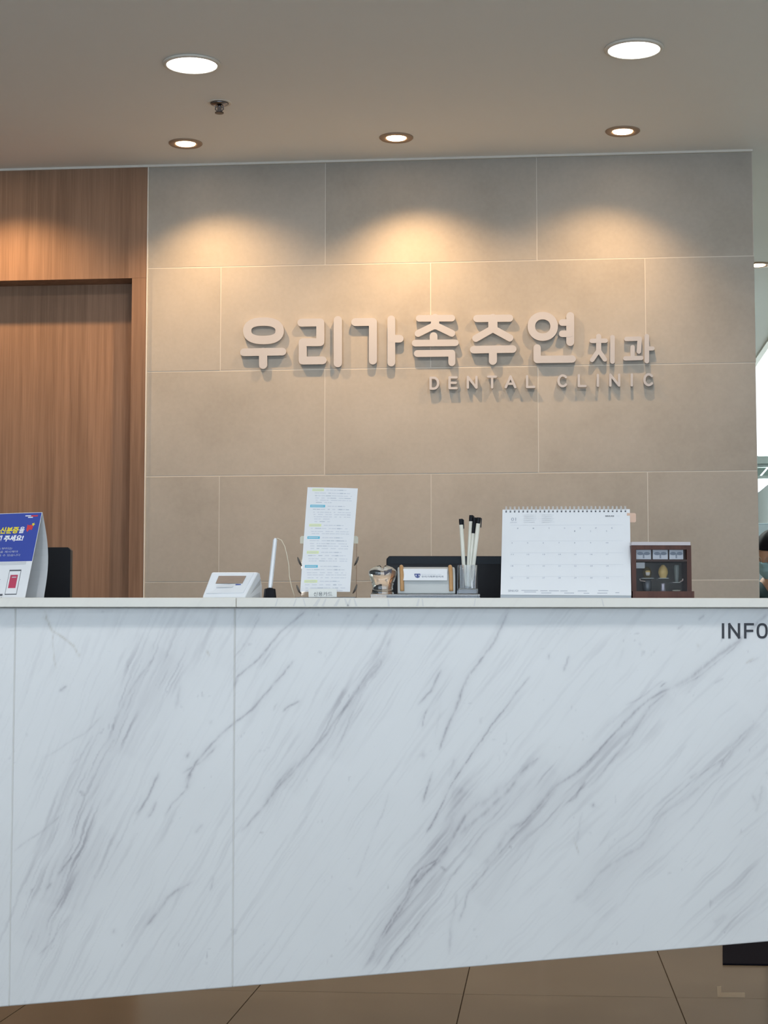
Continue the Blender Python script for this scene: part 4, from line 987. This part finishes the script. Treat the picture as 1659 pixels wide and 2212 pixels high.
for r_, yb in enumerate((1149.5, 1174.5, 1199, 1223.5, 1248.5)):
    for j in range(7):
        if r_ == 0 and j < 4: continue
        if dnum > 31: break
        ctext(str(dnum), XC[j]-3, yb, 4.6, 2.4 if dnum < 10 else 5, M_CG); dnum += 1
bm_ = MB()
for (x0q, x1q, y) in ((1129, 1164, 1272.8), (1135, 1160, 1276), (1169, 1184, 1273.6), (1187, 1208, 1273.8), (1211, 1226, 1274), (1248, 1267, 1274), (1291, 1312, 1273.2), (1171, 1192, 1278.2), (1219, 1240, 1278.3), (1260, 1272, 1278.6), (1289, 1310, 1278.4), (1327, 1335, 1277.8)):
    crect(x0q, x1q, y, y+1.0, M_GREY, bm_)
bm_.build('print', M_CG, page, kind='stuff')
a, b = cl(1358, 1108.5, KV1-.004), cl(1373.5, 1128.5, KV1-.004)
p0 = cal.l(a.x, 0, 0).x; p1 = cal.l(b.x, 0, 0).x; yy = CP(1, .1).y+.0005
MB().prism([(p0-.004, b.z), (p1-.002, b.z), (p1, b.z+.002), (p1, a.z-.002), (p1-.002, a.z), (p0-.004, a.z)], (1, 0, 0), (0, 0, 1), (0, yy, 0), (0, .0004, 0)).build('index_tab', M_PEACH, cal.o)

# --- wooden display box with dental models
DV = .085
x0_, x1_ = cl(1363.5, 1290, DV).x, cl(1494.5, 1290, DV).x; xb_ = cl(1497.5, 1290, DV).x
db = CT_('display_box', 'small dark red wooden display box with glass front and three tooth pictures', 'display box', (x0_+x1_)/2, DV+.03)
def DX(px): return cl(px, 1290, DV).x-db.b.x
def DZ_(py): return cl(1430, py, DV).z
yF, yB = -.03, .035
zt_, zbs = DZ_(1178), DZ_(1277.5)
MB().box(DX(1365), DX(1497.5), yF-.012, yB, 0, zbs).build('base', M_BOXWOOD, db.o, bevel=.0006)
MB().box(DX(1365), DX(1375), yF, yB-.004, zbs+.0001, zt_-.0001).build('side_post', M_BOXWOOD, db.o)
MB().box(DX(1485), DX(1494.5), yF, yB-.004, zbs+.0001, zt_-.0001).build('side_post', M_BOXWOOD, db.o)
MB().box(DX(1375)+.0001, DX(1485)-.0001, yF, yB-.004, DZ_(1187), zt_-.0001).build('top_rail', M_BOXWOOD, db.o)
MB().box(DX(1375)+.0001, DX(1485)-.0001, yF, yB-.004, DZ_(1213), DZ_(1208.5)).build('middle_rail', mat('very dark wood', (.035, .016, .012, 1), .5), db.o)
MB().box(DX(1375)+.0001, DX(1485)-.0001, yF+.014, yF+.017, DZ_(1208.5), DZ_(1187)).build('picture_panel', mat('very dark wood', None), db.o)
MB().box(DX(1365.5), DX(1493), yF-.001, yB, zt_, DZ_(1170.5)).build('lid', mat('pinkish grey card', (.56, .52, .54, 1), .6), db.o, bevel=.0006)
MB().box(DX(1365), DX(1494.5), yB-.0039, yB-.0005, zbs+.0001, zt_-.0001).build('back_panel', mat('smoky brown back', (.085, .075, .065, 1), .5), db.o)
M_PICT = mat('picture ground', (.48, .51, .56, 1), .6)
for x0q, x1q in ((1377, 1409), (1413, 1445.5), (1449, 1479)):
    xa, xb = DX(x0q), DX(x1q); za, zb = DZ_(1207.5), DZ_(1186.8); xm = (xa+xb)/2
    pic = MB().box(xa, xb, yF+.010, yF+.0139, za, zb).build('picture', M_PICT, db.o)
    mb = MB(); mb.box(xm-.0016, xm+.0016, yF+.0096, yF+.0099, za+.002, zb-.009)
    for s_ in (-1, 1): mb.prism([(.0065*math.cos(t)+s_*.0068+xm, .0035*math.sin(t)) for t in np.linspace(0, 2*PI, 13)[:-1]], (1, 0, 0), (0, 0, 1), (0, yF+.0096, zb-.008), (0, .0003, 0))
    mb.build('print', mat('picture grey', (.22, .25, .30, 1), .6), pic)
MB().box(DX(1375)+.0001, DX(1485)-.0001, yF+.001, yF+.0022, zbs+.0002, DZ_(1213)-.0001).build('glass', mat('low glare glass', (.9, .88, .85, 1), .05, trans=1.0, ior=1.12, var=0), db.o)
MB().box(DX(1375.5), DX(1394), yF+.0026, yF+.003, DZ_(1227.5), DZ_(1215)).build('paper_label', mat('label grey', (.46, .49, .54, 1), .6), db.o)
MB().tube([(DX(1383.5), yF+.006, DZ_(1250)), (DX(1384.5), yF+.006, DZ_(1254)), (DX(1396), yF+.008, DZ_(1255.5))], .0011, 6).build('hook', mat('pinkish plastic', (.5, .42, .40, 1), .4), db.o)
MB().tube([(DX(1476.5), yF+.006, DZ_(1250)), (DX(1476), yF+.006, DZ_(1254)), (DX(1471), yF+.008, DZ_(1256))], .0011, 6).build('hook', mat('pinkish plastic', None), db.o)
ym = .004
SH = DZ_(1247.5)
for x0q, x1q, zz in ((1390.5, 1416.5, SH), (1426, 1449, SH), (1457, 1474, DZ_(1256.5))):
    MB().box(DX(x0q), DX(x1q), ym-.014, yB-.0041, zz-.0012, zz).build('glass_shelf', mat('pale shelf acrylic', (.75, .80, .78, 1), .2, trans=.3), db.o)
def spec(name, label, pxc, zb, prof, m, extra=None, sy_=.8):
    c = CT_(name, label, 'dental model', db.b.x+DX(pxc), db.b.y+ym-.004, zb, 'dental models in the display box')
    MB().lathe(prof, seg=20, sy=sy_).build('model', m, c.o, smooth=True)
    if extra: extra(c)
def sc_(ps): return [(r*.00097, z*.00097) for r, z in ps]
def crown(c):
    MB().lathe(sc_([(3, 5), (4.5, 8), (5, 12), (2, 14)]), cy=-.0095, seg=14, sy=.4).build('crown', M_TOOTHW, c.o, smooth=True)
    MB().lathe(sc_([(5, 11), (5.4, 14), (3.5, 16)]), cy=-.0095, seg=14, sy=.35).build('cap', M_TOOTH, c.o, smooth=True)
spec('tooth_model', 'brownish tooth model with a pale crown on the upper left glass shelf', 1403.5, SH, sc_([(6, 0), (7.5, 4), (9.5, 9), (9, 15), (7, 20), (4, 24)]), mat('amber resin', (.13, .10, .045, 1), .25), crown)
spec('tooth_model', 'large plain yellow tooth model on the middle glass shelf', 1438.5, SH, sc_([(6.5, 0), (7, 2), (10, 9), (10.5, 14), (8.5, 21), (5, 26), (2, 28.5)]), M_TOOTH)
spec('tooth_model', 'narrow clear and grey tooth model at the right of the box', 1468, DZ_(1256.5), sc_([(4, 0), (4.6, 8), (5.6, 18), (6, 22), (6, 34), (5, 37)]), mat('cloudy clear resin', (.40, .46, .46, 1), .2, trans=.55))
def implant(c):
    P = [(.0075*math.cos(t), .006*math.sin(t), .003+.0195*t/(12*PI)) for t in np.linspace(0, 12*PI, 90)]
    MB().tube(P, .0006, 4).build('screw_thread', mat('dull grey metal', None), c.o)
spec('implant_model', 'dark grey implant screw model at the lower left of the box', 1404, zbs, sc_([(6, 0), (8, 3), (9, 10), (9.2, 22), (7, 25.5)]), mat('dull grey metal', (.10, .11, .13, 1), .35, metal=.5), implant)
spec('implant_model', 'pale lilac metal abutment model at the lower middle of the box', 1438, zbs, sc_([(5.5, 0), (4.4, 6), (4, 12), (4.6, 16), (3.5, 18.5)]), mat('lilac metal', (.50, .48, .58, 1), .3, metal=.3))
spec('crown_fragment', 'flat ivory crown fragment lying at the lower right of the box', 1467, zbs, sc_([(6, 0), (8.5, 2.6), (9, 4.0), (4, 4.4)]), mat('ivory resin', (.62, .62, .54, 1), .4))

# ================================================================== BEHIND
# black mat on the floor under the right end
a, b, c_, d_ = on_z(1561, 2085, 0), on_z(1800, 2090, 0), on_z(1790, 2037, 0), on_z(1561, 2034, 0)
o = MB().hexa([(a.x, a.y, .0002), (b.x, a.y, .0002), (b.x, c_.y, .0002), (d_.x, c_.y, .0002)], (0, 0, .006)).build('floor_mat', M_MAT, None, bevel=.002)
tag(o, 'black mat lying on the brown floor beyond the right end of the counter', 'mat')
# faint pale L shaped strip on the floor
p = [on_z(x, y, 0) for x, y in ((1549, 2131), (1558, 2130), (1558, 2144), (1609, 2144), (1609, 2155), (1550, 2154))]
tp = thing('pale_strip', 'faint pale L-shaped mark on the brown floor, lower right', 'mark', (p[5].x, p[5].y, 0))
MB().prism([(q.x-p[5].x, q.y-p[5].y) for q in p], (1, 0, 0), (0, 1, 0), (0, 0, .0001), (0, 0, .0003)).build('mark', mat('pale brown mark', (.23, .20, .15, 1), .5), tp)
# grey cabinet behind the person
CYb = 9.4
a = on_y(1634, 1130, CYb)
cb = thing('cabinet', 'grey storage cabinet standing behind the masked person', 'cabinet', (XE-.27, CYb, 0))
MB().box(-.25, .25, .0, .4, .06, a.z).build('body', M_CABGREY, cb, bevel=.003)
MB().box(-.24, .24, .02, .38, 0, .0599).build('plinth', M_BLACK2, cb)
for s_ in (-1, 1):
    d_ = MB().box(s_*.124-.122, s_*.124+.122, -.018, -.0002, .07, a.z-.01).build('door', mat('cabinet door grey', (.25, .30, .325, 1), .5), cb)
    MB().box(s_*.02-.004, s_*.02+.004, -.034, -.0181, .9, 1.05).build('handle', M_STEEL, d_)

# --- masked person, standing in the corridor, head bent
PY_ = 8.15
hc_ = on_y(1663, 1195, PY_)
person = thing('person', 'person with black hair, glasses, pale blue face mask and dark teal uniform', 'person', (hc_.x, PY_, 0))
ztop = on_y(1659, 1146, PY_).z; HS = ztop/1.60
def skin(name, chains, m, parent, sub=2):
    verts = []; edges = []; rad = []; idx = {}
    for ch_ in chains:
        prev = None
        for key, p, r in ch_:
            if key is not None and key in idx: i = idx[key]
            else:
                i = len(verts); verts.append(p); rad.append(r)
                if key is not None: idx[key] = i
            if prev is not None: edges.append((prev, i))
            prev = i
    me = bpy.data.meshes.new(name); me.from_pydata([tuple(Vector(v)*HS) for v in verts], edges, []); me.materials.append(m)
    o = bpy.data.objects.new(name, me); COL.objects.link(o); o.parent = parent
    o.modifiers.new('skin', 'SKIN').use_smooth_shade = True
    for i, r in enumerate(rad):
        sv = me.skin_vertices[0].data[i]; sv.radius = (r[0]*HS, r[1]*HS) if isinstance(r, tuple) else (r*HS, r*HS); sv.use_root = (i == 0)
    s = o.modifiers.new('sub', 'SUBSURF'); s.levels = sub; s.render_levels = sub
    return o
def arm(s):
    return [('chest', (0, 0, 1.22), (.13, .09)), (('sh', s), (s*.165, .01, 1.275), .052), (('el', s), (s*.215, .03, 1.00), .038), (('wr', s), (s*.14, -.17, .96), .026), (('pa', s), (s*.10, -.235, .965), (.03, .016))]
def fingers(s):
    out = []
    for i in range(4):
        l = (.062, .070, .066, .052)[i]; ox = (-.027+.018*i)
        out.append([(('pa', s), None, None), (None, (s*.10+ox*s, -.262, .963-.002*i), .0095), (None, (s*.10+ox*s*1.1, -.262-l*.5, .955), .0085), (None, (s*.10+ox*s*1.1, -.262-l*.85, .935), .007)])
    out.append([(('pa', s), None, None), (None, (s*.065, -.235, .955), .0105), (None, (s*.045, -.262, .945), .0085), (None, (s*.038, -.285, .938), .0075)])
    return out
chains = [[('pel', (0, .01, .86), (.135, .10)), ('wst', (0, 0, 1.02), (.115, .085)), ('chest', (0, 0, 1.22), (.13, .09)), ('nk0', (0, .0, 1.325), (.055, .055)), ('nk1', (0, -.015, 1.40), (.046, .05))]]
for s in (-1, 1):
    chains.append(arm(s)); chains += fingers(s)
    chains.append([('pel', None, None), (None, (s*.085, .01, .78), .085), (None, (s*.09, .0, .46), .055), (None, (s*.09, .03, .10), .038), (None, (s*.09, .02, .035), .034), (None, (s*.095, -.10, .025), .026)])
body_ = skin('body', chains, M_SKIN, person)
# head: one shaped mesh
def head_pt(th, ph, k=1.0):
    x = math.sin(th)*math.cos(ph); y = math.sin(th)*math.sin(ph); z = math.cos(th)
    rx, ry, rz = .073, .092, .112
    X, Y, Z = x*rx*k, y*ry*k, z*rz*k
    if Z < 0:
        t = -Z/rz; X *= 1-.34*t*t; 
        if Y > 0: Y *= 1-.35*t
        else: Y *= 1-.08*t
    if Y < 0:                                   # the face
        Y += .006*max(0, 1-abs(Z+.002)/.02)*max(0, 1-abs(abs(X)-.03)/.02)      # eye hollows
        nose = max(0, 1-abs(X)/.014)*max(0, 1-abs(Z+.022)/.032); Y -= .020*nose
        Y -= .006*max(0, 1-abs(X)/.026)*max(0, 1-abs(Z+.062)/.014)
    return Vector((X, Y, Z))
TILT = Matrix.Rotation(math.radians(14), 4, 'X') @ Matrix.Rotation(math.radians(-26), 4, 'Z')
HC = Vector((0, -.03, 1.482))
def hp(v): return tuple((HC+(TILT @ v))*HS)
def headshell(name, m, sel, k, nth=48, nph=64, extra=None):
    vs_, fs_, ids = [], [], {}
    for i in range(nth+1):
        for j in range(nph):
            th, ph = PI*i/nth, 2*PI*j/nph; v = head_pt(max(th, .001), ph, k(th, ph) if callable(k) else k)
            if extra: v = extra(v)
            vs_.append(hp(v))
    for i in range(nth):
        for j in range(nph):
            if sel(PI*(i+.5)/nth, 2*PI*(j+.5)/nph): fs_.append((i*nph+j, i*nph+(j+1) % nph, (i+1)*nph+(j+1) % nph, (i+1)*nph+j))
    used = sorted({q for f in fs_ for q in f}); mp = {q: i for i, q in enumerate(used)}
    return make(name, [vs_[q] for q in used], [tuple(mp[q] for q in f) for f in fs_], m, person, smooth=True)
headshell('head', M_SKIN, lambda th, ph: True, 1.0)
def hair_sel(th, ph):
    fr_ = math.cos(ph+PI/2)                      # 1 towards the face
    return th < (1.22 if fr_ > .45 else 1.05+.95*(.45-fr_)/1.45*1.3)
h_ = headshell('hair', M_HAIR, hair_sel, lambda th, ph: 1.085+.012*math.sin(ph*9)*math.sin(th))
s_ = h_.modifiers.new('thick', 'SOLIDIFY'); s_.thickness = .010; s_.offset = -1
mk = headshell('face_mask', M_MASK, lambda th, ph: 1.68 < th < 2.72 and math.cos(ph+PI/2) > .12, lambda th, ph: 1.07+.012*math.sin(th*22))
s_ = mk.modifiers.new('thick', 'SOLIDIFY'); s_.thickness = .002
for s in (-1, 1):
    MB().tube([hp(Vector((s*.070, -.012, -.030))), hp(Vector((s*.079, .012, -.010))), hp(Vector((s*.076, .022, .006)))], .0012, 5).build('mask_loop', M_MASK, person)
    e = MB(); e.lathe([(.001, -.018), (.008, -.016), (.011, 0), (.009, .014), (.002, .02)], seg=10, sx=.5, sy=1.1); e.v = [hp(Vector(v)+Vector((s*.075, .012, -.008))) for v in e.v]; e.build('ear', M_SKIN, person, smooth=True)
    e = MB(); e.lathe([(.001, -.008), (.010, -.005), (.013, 0), (.010, .004), (.001, .006)], seg=12, sy=.45); e.v = [hp(Vector(v)+Vector((s*.030, -.0775, -.002))) for v in e.v]; e.build('eye', mat('dark eye', (.03, .02, .02, 1), .3), person, smooth=True)
    MB().tube([hp(Vector((s*.030+.020*math.cos(t), -.096, -.006+.015*math.sin(t)))) for t in np.linspace(0, 2*PI, 19)[:-1]], .0012, 5, closed=True).build('glasses_rim', M_STEEL, person)
    MB().tube([hp(Vector((s*.050, -.096, -.002))), hp(Vector((s*.077, -.05, -.002))), hp(Vector((s*.079, .01, 0)))], .0012, 5).build('glasses_arm', M_STEEL, person)
# uniform
top = skin('uniform_top', [[('a', (0, .01, .80), (.165, .125)), ('b', (0, 0, 1.0), (.135, .105)), ('c', (0, 0, 1.20), (.150, .108)), ('d', (0, .012, 1.30), (.080, .078))]] +
           [[('c', None, None), (None, (s*.165, .012, 1.272), .066), (None, (s*.205, .025, 1.08), .060)] for s in (-1, 1)], M_SCRUB, person)
skin('trousers', [[('a', (0, .01, .84), (.15, .115)), (('l', s), (s*.088, .01, .76), .098), (('k', s), (s*.092, .0, .46), .072), (('f', s), (s*.092, .03, .12), .062)] for s in (-1, 1)], M_SCRUB, person)
for s in (-1, 1):
    MB().tube([(s*.055*HS, -.085*HS, 1.245*HS), (s*.062*HS, -.055*HS, 1.315*HS), (s*.058*HS, .0, 1.345*HS), (s*.03*HS, .055*HS, 1.355*HS)], .0095, 8).build('collar', M_BLACK, person, smooth=True)
    MB().tube([(s*.062*HS, .02*HS, 1.350*HS), (s*.060*HS, -.045*HS, 1.335*HS), (s*.038*HS, -.092*HS, 1.295*HS), (s*.006*HS, -.112*HS, 1.245*HS)], [.020, .024, .022, .016], 10).build('lapel', M_SCRUB, person, smooth=True)
    e = MB(); e.lathe([(.042, 0), (.046, .012), (.040, .04), (.030, .062)], seg=16, sy=1.0); 
    e.v = [(x+s*.09*HS, (y*2.3-.045)*HS, z*HS) for x, y, z in e.v]; e.build('shoe', M_SHOE, person, smooth=True)
